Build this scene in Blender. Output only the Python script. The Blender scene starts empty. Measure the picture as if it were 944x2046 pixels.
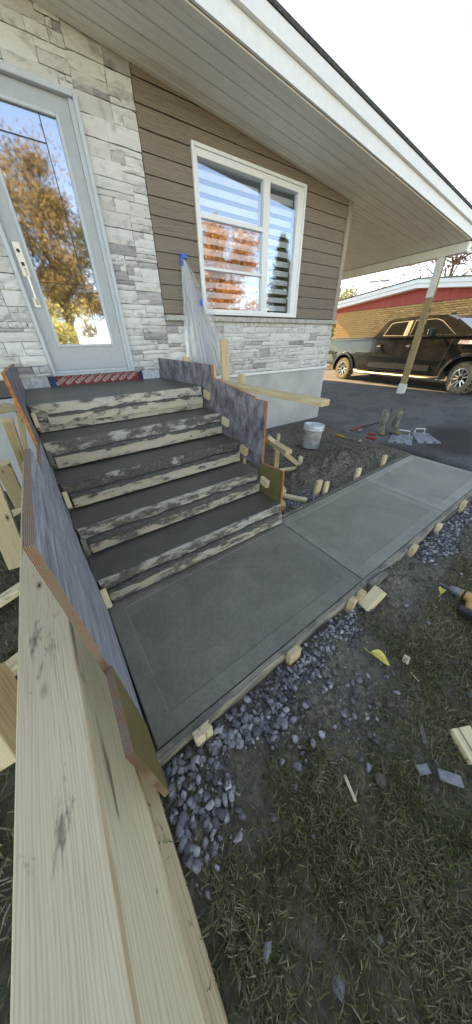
import bpy, bmesh, math, random
import numpy as np
from mathutils import Vector, Matrix, noise, Euler
rnd = random.Random(7); nr = np.random.default_rng(7)
PI = math.pi
sc = bpy.context.scene
COL = sc.collection
# ---------------------------------------------------------------- camera
R3 = Matrix(((0.82156205, 0.33047793, -0.46456446),
             (-0.56971499, 0.44521739, -0.69080121),
             (-0.02146238, 0.83220539, 0.55405194)))
R3 = R3.to_quaternion().normalized().to_matrix()
CAM = Vector((0, 0, 1.4))
cd = bpy.data.cameras.new('camera'); cam = bpy.data.objects.new('camera', cd); COL.objects.link(cam)
cam.matrix_world = Matrix.Translation(CAM) @ R3.to_4x4()
cd.sensor_fit = 'HORIZONTAL'; cd.sensor_width = 36; cd.lens = 505.0 / 944 * 36
cd.clip_start = 0.02; cd.clip_end = 600
sc.camera = cam
# ---------------------------------------------------------------- light
SUN_DIR = Vector((-0.10, 0.99, 0.0)).normalized()      # horizontal direction towards the sun
SUN_EL = math.radians(36)
w = bpy.data.worlds.new('World'); sc.world = w; w.use_nodes = True
wn = w.node_tree.nodes; wl = w.node_tree.links
sky = wn.new('ShaderNodeTexSky'); sky.sky_type = 'NISHITA'; sky.sun_disc = False
sky.sun_elevation = SUN_EL; sky.sun_rotation = math.atan2(SUN_DIR.x, SUN_DIR.y)
sky.air_density = 0.42; sky.dust_density = 0.0; sky.ozone_density = 2.8
bgn = wn['Background']; wl.new(sky.outputs[0], bgn.inputs[0]); bgn.inputs[1].default_value = 0.15
sd = bpy.data.lights.new('sun', 'SUN'); so = bpy.data.objects.new('sun', sd); COL.objects.link(so)
sd.energy = 2.0; sd.angle = math.radians(0.5); sd.color = (1.0, 0.91, 0.78)
sv = Vector((SUN_DIR.x * math.cos(SUN_EL), SUN_DIR.y * math.cos(SUN_EL), math.sin(SUN_EL)))
so.rotation_euler = sv.to_track_quat('Z', 'Y').to_euler(); so.location = (0, 0, 12)
vs = sc.view_settings; vs.view_transform = 'Standard'; vs.look = 'None'; vs.exposure = 2.93; vs.gamma = 1.0
try:
    vs.use_white_balance = True; vs.white_balance_temperature = 16000; vs.white_balance_tint = 8
except Exception: pass
try: vs.use_curve_mapping = False
except Exception: pass
# photo ray helpers: where the ray through a photo pixel meets a real plane
def ray(px, py): return R3 @ Vector((px - 472, -(py - 1023), -505))
def pz(px, py, z=0.0): r = ray(px, py); return CAM + r * ((z - CAM.z) / r.z)
def py_(px, py, y): r = ray(px, py); return CAM + r * (y / r.y)
def px_(px, py, x): r = ray(px, py); return CAM + r * (x / r.x)
# ---------------------------------------------------------------- object helpers
WM = {}
def put(o, parent=None, M=None):
    M = M or Matrix.Identity(4)
    COL.objects.link(o)
    if parent is not None:
        o.parent = parent
        o.matrix_basis = WM[parent.name].inverted() @ M
    else: o.matrix_basis = M
    WM[o.name] = M.copy()
    return o
def empty(name, loc, label, cat, group=None, rz=0.0):
    o = bpy.data.objects.new(name, None); o.empty_display_size = 0.1
    put(o, None, Matrix.Translation(Vector(loc)) @ Matrix.Rotation(rz, 4, 'Z'))
    return tag(o, label, cat, group)
def tag(o, label=None, cat=None, group=None, kind=None):
    if label: o['label'] = label
    if cat: o['category'] = cat
    if group: o['group'] = group
    if kind: o['kind'] = kind
    return o
def meshdata(name, V, F, mats, fm=None, smooth=False):
    me = bpy.data.meshes.new(name); me.from_pydata([tuple(v) for v in V], [], F)
    for m in (mats if isinstance(mats, (list, tuple)) else [mats]): me.materials.append(m)
    if fm is not None: me.polygons.foreach_set('material_index', fm)
    if smooth: me.polygons.foreach_set('use_smooth', [True] * len(me.polygons))
    me.update(); return me
def mobj(name, V, F, mats, parent=None, M=None, fm=None, smooth=False):
    return put(bpy.data.objects.new(name, meshdata(name, V, F, mats, fm, smooth)), parent, M)
def fast_mesh(name, V, T, mat, smooth=False):       # numpy triangles
    me = bpy.data.meshes.new(name); V = np.asarray(V, np.float32); T = np.asarray(T, np.int32)
    k = T.shape[1]
    me.vertices.add(len(V)); me.vertices.foreach_set('co', V.ravel())
    me.loops.add(T.size); me.loops.foreach_set('vertex_index', T.ravel())
    me.polygons.add(len(T)); me.polygons.foreach_set('loop_start', np.arange(0, T.size, k, dtype=np.int32))
    me.polygons.foreach_set('loop_total', np.full(len(T), k, np.int32))
    if smooth: me.polygons.foreach_set('use_smooth', np.ones(len(T), bool))
    me.materials.append(mat); me.update(calc_edges=True); return me
class MB:                                           # mesh collector -> ONE object
    def __init__(s): s.V = []; s.F = []; s.m = []
    def add(s, V, F, mi=0):
        b = len(s.V); s.V += [Vector(v) for v in V]; s.F += [tuple(i + b for i in f) for f in F]; s.m += [mi] * len(F); return s
    def box(s, c, d, M=None, mi=0, bev=0.0):
        V, F = boxvf(d, bev); c = Vector(c)
        V = [(M @ v if M else v) + c for v in V]; return s.add(V, F, mi)
    def b2(s, a, b, mi=0, bev=0.0):
        a = Vector(a); b = Vector(b); return s.box((a + b) / 2, b - a, None, mi, bev)
    def tube(s, P, r, n=8, mi=0, cap=True):
        P = [Vector(p) for p in P]; rr = r if isinstance(r, (list, tuple)) else [r] * len(P)
        b = len(s.V); up = Vector((0.13, 0.21, 0.97))
        for i, p in enumerate(P):
            t = (P[min(i + 1, len(P) - 1)] - P[max(i - 1, 0)]).normalized()
            a = t.cross(up)
            if a.length < 1e-3: a = t.cross(Vector((1, 0, 0)))
            a.normalize(); c = t.cross(a)
            for k in range(n):
                an = 2 * PI * k / n; s.V.append(p + a * math.cos(an) * rr[i] + c * math.sin(an) * rr[i])
        for i in range(len(P) - 1):
            for k in range(n):
                k2 = (k + 1) % n; s.F.append((b + i * n + k, b + i * n + k2, b + (i + 1) * n + k2, b + (i + 1) * n + k)); s.m.append(mi)
        if cap:
            s.F.append(tuple(b + k for k in range(n))[::-1]); s.m.append(mi)
            s.F.append(tuple(b + (len(P) - 1) * n + k for k in range(n))); s.m.append(mi)
        return s
    def lathe(s, prof, n=24, c=(0, 0, 0), mi=0, M=None):   # prof: (r, z)
        b = len(s.V); c = Vector(c)
        for r, z in prof:
            for k in range(n):
                v = Vector((r * math.cos(2 * PI * k / n), r * math.sin(2 * PI * k / n), z)); s.V.append((M @ v if M else v) + c)
        for i in range(len(prof) - 1):
            for k in range(n):
                k2 = (k + 1) % n; s.F.append((b + i * n + k, b + i * n + k2, b + (i + 1) * n + k2, b + (i + 1) * n + k)); s.m.append(mi)
        return s
    def prism(s, poly, y0, y1, mi=0, mi2=None):            # poly in (x,z), extruded along y
        n = len(poly); b = len(s.V)
        for y in (y0, y1):
            for x, z in poly: s.V.append(Vector((x, y, z)))
        s.F.append(tuple(b + i for i in range(n))); s.m.append(mi)
        s.F.append(tuple(b + n + i for i in reversed(range(n)))); s.m.append(mi)
        for i in range(n):
            j = (i + 1) % n; s.F.append((b + j, b + i, b + n + i, b + n + j)); s.m.append(mi if mi2 is None else mi2)
        return s
    def build(s, name, mats, parent=None, M=None, smooth=False):
        return mobj(name, s.V, s.F, mats, parent, M, s.m, smooth)
def boxvf(d, bev=0.0):
    x, y, z = abs(d[0]) / 2, abs(d[1]) / 2, abs(d[2]) / 2
    if bev <= 0:
        V = [Vector((sx * x, sy * y, sz * z)) for sz in (-1, 1) for sy in (-1, 1) for sx in (-1, 1)]
        return V, [(0, 2, 3, 1), (4, 5, 7, 6), (0, 1, 5, 4), (2, 6, 7, 3), (0, 4, 6, 2), (1, 3, 7, 5)]
    bev = min(bev, x * .9, y * .9, z * .9)
    V = []; idx = {}
    for sx in (-1, 1):
        for sy in (-1, 1):
            for sz in (-1, 1):
                for a in range(3):
                    q = [sx * (x - bev), sy * (y - bev), sz * (z - bev)]; q[a] = (sx * x, sy * y, sz * z)[a]
                    idx[(sx, sy, sz, a)] = len(V); V.append(Vector(q))
    F = []
    for a in range(3):
        b_, c_ = [(1, 2), (2, 0), (0, 1)][a]
        for s_ in (-1, 1):
            f = []
            for u, v in ((-1, -1), (1, -1), (1, 1), (-1, 1)):
                k = [0, 0, 0]; k[a] = s_; k[b_] = u; k[c_] = v; f.append(idx[(k[0], k[1], k[2], a)])
            F.append(tuple(f) if s_ > 0 else tuple(reversed(f)))
    for a in range(3):
        b_, c_ = [(1, 2), (2, 0), (0, 1)][a]
        for u in (-1, 1):
            for v in (-1, 1):
                def K(s_, ax):
                    k = [0, 0, 0]; k[a] = s_; k[b_] = u; k[c_] = v; return idx[(k[0], k[1], k[2], ax)]
                f = (K(-1, b_), K(1, b_), K(1, c_), K(-1, c_))
                F.append(f if u * v < 0 else tuple(reversed(f)))
    for sx in (-1, 1):
        for sy in (-1, 1):
            for sz in (-1, 1):
                f = tuple(idx[(sx, sy, sz, a)] for a in range(3)); F.append(f if sx * sy * sz > 0 else f[::-1])
    return V, F
def frame_from(p0, p1, up=(0, 0, 1)):
    p0 = Vector(p0); p1 = Vector(p1); x = (p1 - p0).normalized(); up = Vector(up)
    y = up.cross(x)
    if y.length < 1e-3: y = Vector((0, 1, 0)).cross(x)
    y.normalize(); z = x.cross(y)
    M = Matrix.Identity(4)
    for i in range(3): M[i][0] = x[i]; M[i][1] = y[i]; M[i][2] = z[i]; M[i][3] = (p0[i] + p1[i]) / 2
    return M, (p1 - p0).length
def lumber(name, p0, p1, wy, hz, mat, parent=None, up=(0, 0, 1), bev=0.003, rough=0.0):
    """sawn timber with its length along local X, wy wide and hz thick"""
    M, L = frame_from(p0, p1, up)
    V, F = boxvf((L, wy, hz), bev)
    if rough:
        for v in V: v += Vector((rnd.uniform(-1, 1), rnd.uniform(-1, 1), rnd.uniform(-1, 1))) * rough
    return mobj(name, V, F, mat, parent, M)
def text_vf(body, size):
    c = bpy.data.curves.new('t', 'FONT'); c.body = body; c.size = size; c.extrude = size * 0.02; c.align_x = 'CENTER'; c.align_y = 'CENTER'; c.resolution_u = 3
    o = bpy.data.objects.new('t', c); COL.objects.link(o); dg = bpy.context.evaluated_depsgraph_get(); dg.update()
    me = bpy.data.meshes.new_from_object(o.evaluated_get(dg)); V = [v.co.copy() for v in me.vertices]; F = [tuple(p.vertices) for p in me.polygons]
    bpy.data.objects.remove(o); bpy.data.curves.remove(c); bpy.data.meshes.remove(me); return V, F
# ---------------------------------------------------------------- materials
class NM:
    def __init__(s, name, rough=0.7, spec=0.3, metallic=0.0):
        s.m = bpy.data.materials.new(name); s.m.use_nodes = True; s.t = s.m.node_tree; s.N = s.t.nodes; s.L = s.t.links
        s.b = s.N['Principled BSDF']; s.b.inputs['Roughness'].default_value = rough
        s.b.inputs['Specular IOR Level'].default_value = spec; s.b.inputs['Metallic'].default_value = metallic
        s.tc = s.N.new('ShaderNodeTexCoord')
    def set(s, sock, v):
        if isinstance(v, bpy.types.NodeSocket): s.L.new(v, sock)
        elif isinstance(v, (tuple, list)) and len(v) == 3 and sock.type == 'RGBA': sock.default_value = (*v, 1)
        else: sock.default_value = v
    def co(s, scale=(1, 1, 1), rot=(0, 0, 0), loc=(0, 0, 0), src='Object'):
        mp = s.N.new('ShaderNodeMapping'); s.L.new(s.tc.outputs[src], mp.inputs[0])
        mp.inputs['Scale'].default_value = scale; mp.inputs['Rotation'].default_value = rot; mp.inputs['Location'].default_value = loc
        if src == 'Object':   # every object its own patch of the texture
            oi = s.N.new('ShaderNodeObjectInfo'); a = s.math('MULTIPLY', oi.outputs['Random'], 37.0)
            va = s.N.new('ShaderNodeVectorMath'); va.operation = 'ADD'; s.L.new(mp.outputs[0], va.inputs[0]); s.L.new(a, va.inputs[1]); return va.outputs[0]
        return mp.outputs[0]
    def noise(s, co, scale=5, detail=4, rough=.55, dist=0.0):
        n = s.N.new('ShaderNodeTexNoise'); s.L.new(co, n.inputs['Vector']); n.inputs['Scale'].default_value = scale
        n.inputs['Detail'].default_value = detail; n.inputs['Roughness'].default_value = rough; n.inputs['Distortion'].default_value = dist; return n.outputs['Fac']
    def vor(s, co, scale=5, feat='F1', out='Distance'):
        n = s.N.new('ShaderNodeTexVoronoi'); n.feature = feat; s.L.new(co, n.inputs['Vector']); n.inputs['Scale'].default_value = scale; return n.outputs[out]
    def wave(s, co, scale=5, dist=2, detail=2, dscale=1, axis='X', rings=False):
        n = s.N.new('ShaderNodeTexWave'); s.L.new(co, n.inputs['Vector']); n.inputs['Scale'].default_value = scale
        if rings: n.wave_type = 'RINGS'; n.rings_direction = axis
        else: n.bands_direction = axis
        n.inputs['Distortion'].default_value = dist; n.inputs['Detail'].default_value = detail; n.inputs['Detail Scale'].default_value = dscale; return n.outputs['Fac']
    def ramp(s, fac, stops):
        n = s.N.new('ShaderNodeValToRGB'); s.L.new(fac, n.inputs[0]); e = n.color_ramp.elements
        while len(e) < len(stops): e.new(.5)
        for i, (p, c) in enumerate(stops):
            e[i].position = p; e[i].color = (*c, 1) if isinstance(c, (tuple, list)) else (c, c, c, 1)
        return n.outputs[0]
    def mix(s, fac, a, b, mode='MIX'):
        n = s.N.new('ShaderNodeMix'); n.data_type = 'RGBA'; n.blend_type = mode
        s.set(n.inputs[0], fac); s.set(n.inputs[6], a); s.set(n.inputs[7], b); return n.outputs[2]
    def math(s, op, a, b=0.0, clamp=False):
        n = s.N.new('ShaderNodeMath'); n.operation = op; n.use_clamp = clamp; s.set(n.inputs[0], a); s.set(n.inputs[1], b); return n.outputs[0]
    def rnd(s): return s.N.new('ShaderNodeObjectInfo').outputs['Random']
    def attr(s, name):
        n = s.N.new('ShaderNodeAttribute'); n.attribute_name = name; return n.outputs['Fac']
    def col(s, c): s.set(s.b.inputs['Base Color'], c); return s
    def rough(s, c): s.set(s.b.inputs['Roughness'], c); return s
    def bump(s, h, strength=.3, dist=.01):
        n = s.N.new('ShaderNodeBump'); s.L.new(h, n.inputs['Height']); n.inputs['Strength'].default_value = strength; n.inputs['Distance'].default_value = dist
        if s.b.inputs['Normal'].links: s.L.new(s.b.inputs['Normal'].links[0].from_socket, n.inputs['Normal'])
        s.L.new(n.outputs[0], s.b.inputs['Normal']); return s
def flat(name, c, rough=.6, spec=.3, metallic=0.0, var=.12, scale=14, bump=.15):
    k = NM(name, rough, spec, metallic); n = k.noise(k.co(), scale, 5, .6)
    d = tuple(x * (1 - var * 1.6) for x in c); l = tuple(min(1, x * (1 + var)) for x in c)
    k.col(k.ramp(n, [(.3, d), (.7, l)])); k.bump(n, bump, .002); return k.m
def wood(name, light, dark, knots=True, dirt=0.0, grain=1.0, dirtcol=(.09, .085, .075)):
    k = NM(name, .75, .2); c = k.co((1.0, 9, 9))
    w1 = k.wave(k.co((.30, 5.5, 5.5)), 5.5 * grain, 16, 3, .8, 'Y'); n1 = k.noise(k.co((3.5, 120, 120)), 1.5, 5, .65); n2 = k.noise(k.co((1.6, 5, 5)), 3.0, 4)
    f = k.math('ADD', k.math('MULTIPLY', w1, .28), k.math('MULTIPLY', n1, .72))
    cc = k.ramp(f, [(.25, dark), (.52, light), (.8, tuple(x * 1.08 for x in light))])
    cc = k.mix(k.math('MULTIPLY', n2, .5), cc, tuple(x * .82 for x in dark), 'MULTIPLY')
    cc = k.mix(k.ramp(n2, [(.35, .0), (.75, .35)]), cc, tuple(x * 1.12 for x in light))
    if knots:
        v = k.vor(k.co((1.8, 4.5, 4.5)), 2.6); kn = k.ramp(v, [(.05, 1), (.085, .45), (.17, 0)])
        cc = k.mix(kn, cc, (.10, .055, .03))
    if dirt:
        dn = k.noise(k.co((2.0, 6, 6)), 2.2, 7, .68, .6); dm = k.ramp(dn, [(.62 - dirt * .35, 0), (.70 - dirt * .35, 1)])
        cc = k.mix(k.math('MULTIPLY', dm, .85), cc, dirtcol)
    cr = k.ramp(k.noise(k.co((.7, 34, 34)), 1.1, 3, .5), [(.69, 0), (.70, 1)])
    cc = k.mix(k.math('MULTIPLY', cr, .7), cc, (.12, .09, .06))
    k.col(cc); k.bump(f, .25, .001); return k.m
def formboard(name, paint, amt, lumpy=.6):                       # cream form board smeared with cement film and wet concrete
    k = NM(name, .7, .25)
    n = k.noise(k.co((2.2, 6, 6)), 2.6, 12, .72, .1); n2 = k.noise(k.co((1.6, 5, 5)), 3.1, 10, .70, .4); n3 = k.noise(k.co((9, 12, 12)), 6.0, 6, .75)
    grain = k.noise(k.co((1.5, 46, 46)), 2, 4)
    pt = k.mix(k.ramp(grain, [(.35, 0), (.7, .6)]), paint, tuple(x * .74 for x in paint))
    film = k.mix(k.ramp(n3, [(.35, 0), (.65, 1)]), (.33, .32, .30), (.62, .61, .58))
    c1 = k.mix(k.ramp(n2, [(amt + .0, 0), (amt + .07, .9)]), pt, film)
    gr = k.ramp(n3, [(.3, (.085, .082, .072)), (.5, (.155, .15, .135)), (.7, (.30, .29, .265))])
    m = k.ramp(k.math('ADD', k.math('MULTIPLY', n, .8), k.math('MULTIPLY', n3, .2)), [(amt + .015, 0), (amt + .06, 1)])
    k.col(k.mix(m, c1, gr)); k.bump(k.math('MULTIPLY', m, n3), lumpy, .02); return k.m
M = {}
M['wood_new'] = wood('pine_sawn', (.72, .56, .36), (.52, .37, .21))
M['wood_pale'] = wood('pine_pale', (.82, .69, .48), (.66, .52, .34), True, .06, 1.2)
M['wood_grey'] = wood('pine_weathered', (.76, .62, .43), (.58, .45, .29), True, .1, 1.6, (.16, .14, .11))
M['wood_dirty'] = wood('pine_concrete_stained', (.34, .29, .22), (.20, .165, .125), True, .62, 1.0, (.12, .115, .10))
M['form_clean'] = formboard('form_cream_plywood', (.64, .59, .48), .505)
M['form_mid'] = formboard('form_smeared', (.58, .54, .45), .46)
M['form_dirty'] = formboard('form_crusted', (.50, .47, .40), .415, 1.0)
M['form_low'] = formboard('form_lower_wood', (.60, .53, .41), .52)
M['form_low2'] = formboard('form_lower_wood_crusted', (.58, .52, .41), .475)
def concrete(name, c, swirl):
    k = NM(name, .42, .45); co = k.co((1, 1, 1), src='Generated') if False else k.co()
    n = k.noise(co, 2.6, 8, .66, .9); n2 = k.noise(co, 90, 3, .6)
    k.col(k.ramp(n, [(.30, tuple(x * .76 for x in c)), (.70, tuple(x * 1.26 for x in c))]))
    base_ = k.b.inputs['Base Color'].links[0].from_socket
    sp = k.noise(co, 60, 5, .8); sw = k.math('SINE', k.math('MULTIPLY', k.noise(co, 2.0, 3, .5, 2.8), 90.0))
    k.col(k.mix(k.ramp(sw, [(.0, 0), (1, .16 if swirl else .05)]), k.mix(k.ramp(sp, [(.38, .55), (.52, 0)]), base_, (.62, .62, .62), 'MULTIPLY'), (.8, .8, .8), 'MULTIPLY'))
    k.rough(k.ramp(n, [(.3, .36), (.7, .6)]))
    if swirl:
        wv = k.noise(k.co((1, 1, 1)), 2.3, 2, .4, 3.5); wr = k.math('SINE', k.math('MULTIPLY', wv, 240.0))
        h = k.math('ADD', k.math('MULTIPLY', wr, .10), k.noise(co, 75, 6, .75)); k.bump(h, .75, .003)
        pits = k.ramp(k.vor(co, 26), [(.03, 1), (.05, 0)]); k.bump(k.math('MULTIPLY', pits, -1.0), .25, .002)
    else: k.bump(n2, .1, .001); k.bump(k.noise(k.co((1, 7, 7)), 6, 4, .6), .18, .002)
    return k.m
M['conc_swirl'] = concrete('wet_concrete_broomed', (.20, .190, .150), True)
M['conc_swirl2'] = concrete('mid_sheen_concrete_broomed', (.245, .235, .19), True)  # same concrete, lightened: grazing sky sheen painted into the middle slab
M['conc_smooth2'] = concrete('mid_sheen_concrete_trowelled', (.27, .26, .215), False)
M['conc_swirl3'] = concrete('far_sheen_concrete_broomed', (.29, .28, .235), True)  # lighter again: stronger sky sheen painted into the farthest slab
M['conc_smooth3'] = concrete('far_sheen_concrete_trowelled', (.33, .32, .275), False)
M['conc_smooth'] = concrete('wet_concrete_trowelled', (.205, .196, .158), False)
M['conc_step'] = concrete('wet_concrete_tread', (.125, .118, .096), False)
# plywood: face and laminated edge (local Y = thickness)
def ply_face(name, a, b, streak, sm=.6, rot=0.0, pts=(.3, .7), splat=(.34, .36, .34)):
    k = NM(name, .6, .3); n = k.noise(k.co(streak, (0, rot, 0)), 3.0, 8, .72, .4); n2 = k.noise(k.co((3, 3, 3)), 2, 7, .7)
    cc = k.ramp(n, [(pts[0], a), (.5, tuple((x + y) / 2 for x, y in zip(a, b))), (pts[1], b)])
    m = k.ramp(n2, [(sm, 0), (sm + .03, 1)]); k.col(k.mix(k.math('MULTIPLY', m, .8), cc, splat)); k.bump(n, .3, .002); return k.m
M['ply_blue'] = ply_face('form_ply_scratched', (.085, .07, .10), (.56, .60, .66), (1.4, 5, 20), .70, math.radians(38))
M['ply_purple'] = ply_face('form_ply_mottled', (.085, .068, .080), (.33, .30, .33), (3.5, 6, 2.2), .60, 0, (.36, .60), (.15, .148, .13))
M['ply_olive'] = ply_face('form_ply_olive', (.17, .125, .045), (.25, .19, .08), (3, 3, 3), .66)
k = NM('ply_laminated_edge', .75, .2)
wv = k.wave(k.tc.outputs['Object'], 85, .6, 2, 1, 'Y')
k.col(k.mix(k.ramp(k.noise(k.co((9, 9, 9)), 5, 7, .7), [(.42, 0), (.58, .9)]), k.ramp(wv, [(.2, (.20, .08, .045)), (.5, (.33, .14, .075)), (.8, (.40, .24, .16))]), (.24, .19, .15)))
k.bump(wv, .5, .002); M['ply_edge'] = k.m
k = NM('ply_orange_edge', .6, .3); k.col(k.ramp(k.noise(k.co((4, 20, 20)), 3, 5), [(.3, (.30, .09, .025)), (.6, (.60, .20, .06))])); M['ply_edge_orange'] = k.m
# stone veneer, per stone tint
k = NM('stone_veneer', .85, .15); r = k.rnd(); co = k.co((6, 6, 9))
base = k.ramp(r, [(0, (.60, .58, .56)), (.40, (.68, .665, .65)), (.84, (.74, .73, .71)), (.90, (.46, .44, .435)), (1, (.34, .32, .325))])
n = k.noise(co, 1.2, 8, .68, .3); n2 = k.noise(co, 5, 6, .7)
k.col(k.mix(k.ramp(n, [(.30, .6), (.48, 0)]), k.mix(k.ramp(n2, [(.5, 0), (.8, .25)]), base, (.70, .68, .66)), (.26, .235, .23), 'MULTIPLY'))
k.bump(n, .9, .012); k.bump(n2, .5, .004); M['stone'] = k.m
M['mortar'] = flat('stone_joint', (.16, .15, .145), .95, .1)
k = NM('siding_woodgrain', .8, .15); oi = k.rnd()
w1 = k.wave(k.co((.6, 9, 9)), 3.4, 14, 4, .9, 'Z'); n1 = k.noise(k.co((2, 60, 60)), 1.4, 4, .6)
f = k.math('ADD', k.math('MULTIPLY', w1, .5), k.math('MULTIPLY', n1, .5))
cc = k.ramp(f, [(.25, (.165, .125, .10)), (.55, (.245, .195, .16)), (.8, (.32, .26, .215))])
k.col(k.mix(k.math('MULTIPLY', oi, .25), cc, (.34, .28, .23))); k.bump(f, .35, .002); M['siding'] = k.m
M['trim_tan'] = flat('corner_trim_tan', (.36, .30, .25), .5, .3, 0, .05)
M['white'] = flat('white_vinyl', (.86, .87, .885), .35, .4, 0, .02)
M['white_metal'] = flat('white_aluminium', (.86, .87, .88), .4, .4, 0, .03)
M['soffit'] = flat('soffit_beige', (.88, .87, .82), .45, .4, 0, .04, 3)
M['doorpaint'] = flat('door_light_grey', (.44, .475, .50), .4, .4, 0, .04)
M['doorframe'] = flat('door_frame_grey', (.54, .585, .62), .35, .45, 0, .04)
M['nickel'] = flat('brushed_nickel', (.75, .72, .66), .35, .5, .6, .05)
M['black'] = flat('black_plastic', (.02, .02, .022), .4, .4)
M['sill'] = flat('sill_stone', (.50, .48, .45), .85, .15, 0, .2, 20, .6)
k = NM('parged_foundation', .85, .2); n = k.noise(k.co((1, 1, 1)), 1.8, 7, .65, .4)
k.col(k.mix(k.ramp(k.noise(k.co((6, 6, 2)), 3, 8, .7), [(.58, 0), (.7, .35)]), k.ramp(n, [(.3, (.43, .43, .435)), (.5, (.52, .52, .52)), (.7, (.60, .60, .60))]), (.33, .315, .29))); k.bump(k.noise(k.co(), 40, 4), .25, .003); M['parge'] = k.m
def glass(name, tint, gl, rough=.025, gcol=(.72, .86, 1)):
    m = bpy.data.materials.new(name); m.use_nodes = True; t = m.node_tree; N = t.nodes; L = t.links; N.remove(N['Principled BSDF'])
    a = N.new('ShaderNodeBsdfTransparent'); a.inputs[0].default_value = (*tint, 1); g = N.new('ShaderNodeBsdfGlossy'); g.inputs['Roughness'].default_value = rough
    g.inputs[0].default_value = (*gcol, 1)
    x = N.new('ShaderNodeMixShader'); x.inputs[0].default_value = gl; L.new(a.outputs[0], x.inputs[1]); L.new(g.outputs[0], x.inputs[2]); L.new(x.outputs[0], N['Material Output'].inputs[0]); return m
M['glass'] = glass('window_glass', (.98, .99, 1), .24)
M['doorglass'] = glass('door_glass', (.95, .95, .9), .44, .03, (.66, .76, .95))
M['truckglass'] = glass('tinted_glass', (.12, .12, .11), .22)
M['windshield'] = glass('windshield_glass', (.5, .55, .6), .45)
M['blind'] = flat('blind_white', (.90, .91, .92), .8, .1, 0, .02)
M['inside'] = flat('interior_wall', (.55, .50, .40), .9, .1)
M['red_wrap'] = flat('membrane_red', (.30, .035, .035), .45, .4)
M['blue_wrap'] = flat('membrane_navy', (.02, .04, .12), .4, .4)
M['white_wrap'] = flat('membrane_white', (.62, .65, .70), .45, .4, 0, .2, 25, 1.0)
M['letter_white'] = flat('print_white', (.75, .70, .70), .5, .3, 0, 0.02)
M['letter_black'] = flat('print_black', (.02, .015, .02), .5, .3, 0, 0.02)
M['letter_red'] = flat('print_red', (.55, .02, .03), .4, .4, 0, 0.02)
M['tape'] = flat('blue_tape', (.03, .16, .62), .5, .3)
# translucent plastic film
m = bpy.data.materials.new('plastic_film'); m.use_nodes = True; t = m.node_tree; N = t.nodes; L = t.links; N.remove(N['Principled BSDF'])
a = N.new('ShaderNodeBsdfTransparent'); d = N.new('ShaderNodeBsdfDiffuse'); d.inputs[0].default_value = (.85, .88, .93, 1); g = N.new('ShaderNodeBsdfGlossy'); g.inputs['Roughness'].default_value = .15
tl = N.new('ShaderNodeBsdfTranslucent'); tl.inputs[0].default_value = (.85, .88, .93, 1)
lw = N.new('ShaderNodeLayerWeight'); lw.inputs[0].default_value = .35
x1 = N.new('ShaderNodeMixShader'); x1.inputs[0].default_value = .45; L.new(d.outputs[0], x1.inputs[1]); L.new(tl.outputs[0], x1.inputs[2])
x2 = N.new('ShaderNodeMixShader'); x2.inputs[0].default_value = .25; L.new(x1.outputs[0], x2.inputs[1]); L.new(g.outputs[0], x2.inputs[2])
rm = N.new('ShaderNodeMapRange'); rm.inputs['To Min'].default_value = .22; rm.inputs['To Max'].default_value = .85; L.new(lw.outputs['Facing'], rm.inputs[0])
x3 = N.new('ShaderNodeMixShader'); L.new(rm.outputs[0], x3.inputs[0]); L.new(a.outputs[0], x3.inputs[1]); L.new(x2.outputs[0], x3.inputs[2]); L.new(x3.outputs[0], N['Material Output'].inputs[0])
M['film'] = m
m2 = m.copy(); m2.name = 'plastic_film_layered'
for nd in m2.node_tree.nodes:
    if nd.type == 'MAP_RANGE': nd.inputs['To Min'].default_value = .42; nd.inputs['To Max'].default_value = .95
M['film2'] = m2
# ground
k = NM('soil_and_turf', .95, .1); c = k.co((1, 1, 1)); g = k.attr('grass'); n = k.noise(c, 9, 8, .7); n2 = k.noise(c, 45, 5, .7); n3 = k.noise(c, 2.2, 5, .6)
soil = k.ramp(n2, [(.38, (.055, .047, .036)), (.5, (.145, .128, .10)), (.62, (.30, .27, .215))])
soil = k.mix(k.ramp(n3, [(.35, 0), (.7, .7)]), soil, (.19, .175, .145), 'MIX')
turf = k.ramp(n, [(.34, (.055, .050, .034)), (.5, (.11, .10, .065)), (.66, (.19, .17, .12))])
k.col(k.mix(g, soil, turf)); k.bump(n2, .8, .012); k.bump(k.noise(c, 160, 3, .6), .6, .003); M['soil'] = k.m
k = NM('asphalt', .85, .3); c = k.co(); v = k.vor(c, 90); n = k.noise(c, 1.6, 8, .7, .5); n2 = k.noise(c, 95, 3, .7); n3 = k.noise(c, .55, 4, .55, .3)
cc = k.ramp(n2, [(.36, (.045, .046, .048)), (.5, (.10, .101, .105)), (.62, (.24, .24, .245))])
cc = k.mix(k.ramp(n, [(.44, 0), (.56, .75)]), cc, k.ramp(n2, [(.4, (.10, .10, .10)), (.6, (.27, .265, .25))])); dk = k.attr('wet'); cc = k.mix(dk, cc, (.04, .036, .034)); k.col(cc)
k.bump(v, .9, .006); k.bump(n2, .7, .003); M['asphalt'] = k.m
k = NM('gravel_blue', .75, .3); oi = k.attr('tint')
k.col(k.mix(k.ramp(k.noise(k.co(), 60, 4), [(.45, 0), (.7, .6)]), k.ramp(oi, [(0, (.08, .08, .085)), (.4, (.19, .195, .215)), (.8, (.34, .345, .375)), (1, (.52, .52, .53))]), (.10, .092, .08)))
k.bump(k.noise(k.co(), 150, 3), .4, .002); M['gravel'] = k.m
k = NM('grass_blades', .8, .15); oi = k.attr('tint'); k.col(k.ramp(oi, [(0, (.060, .072, .026)), (.3, (.12, .128, .055)), (.55, (.22, .205, .11)), (.78, (.30, .26, .165)), (1, (.52, .46, .33))])); M['blades'] = k.m
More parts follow.
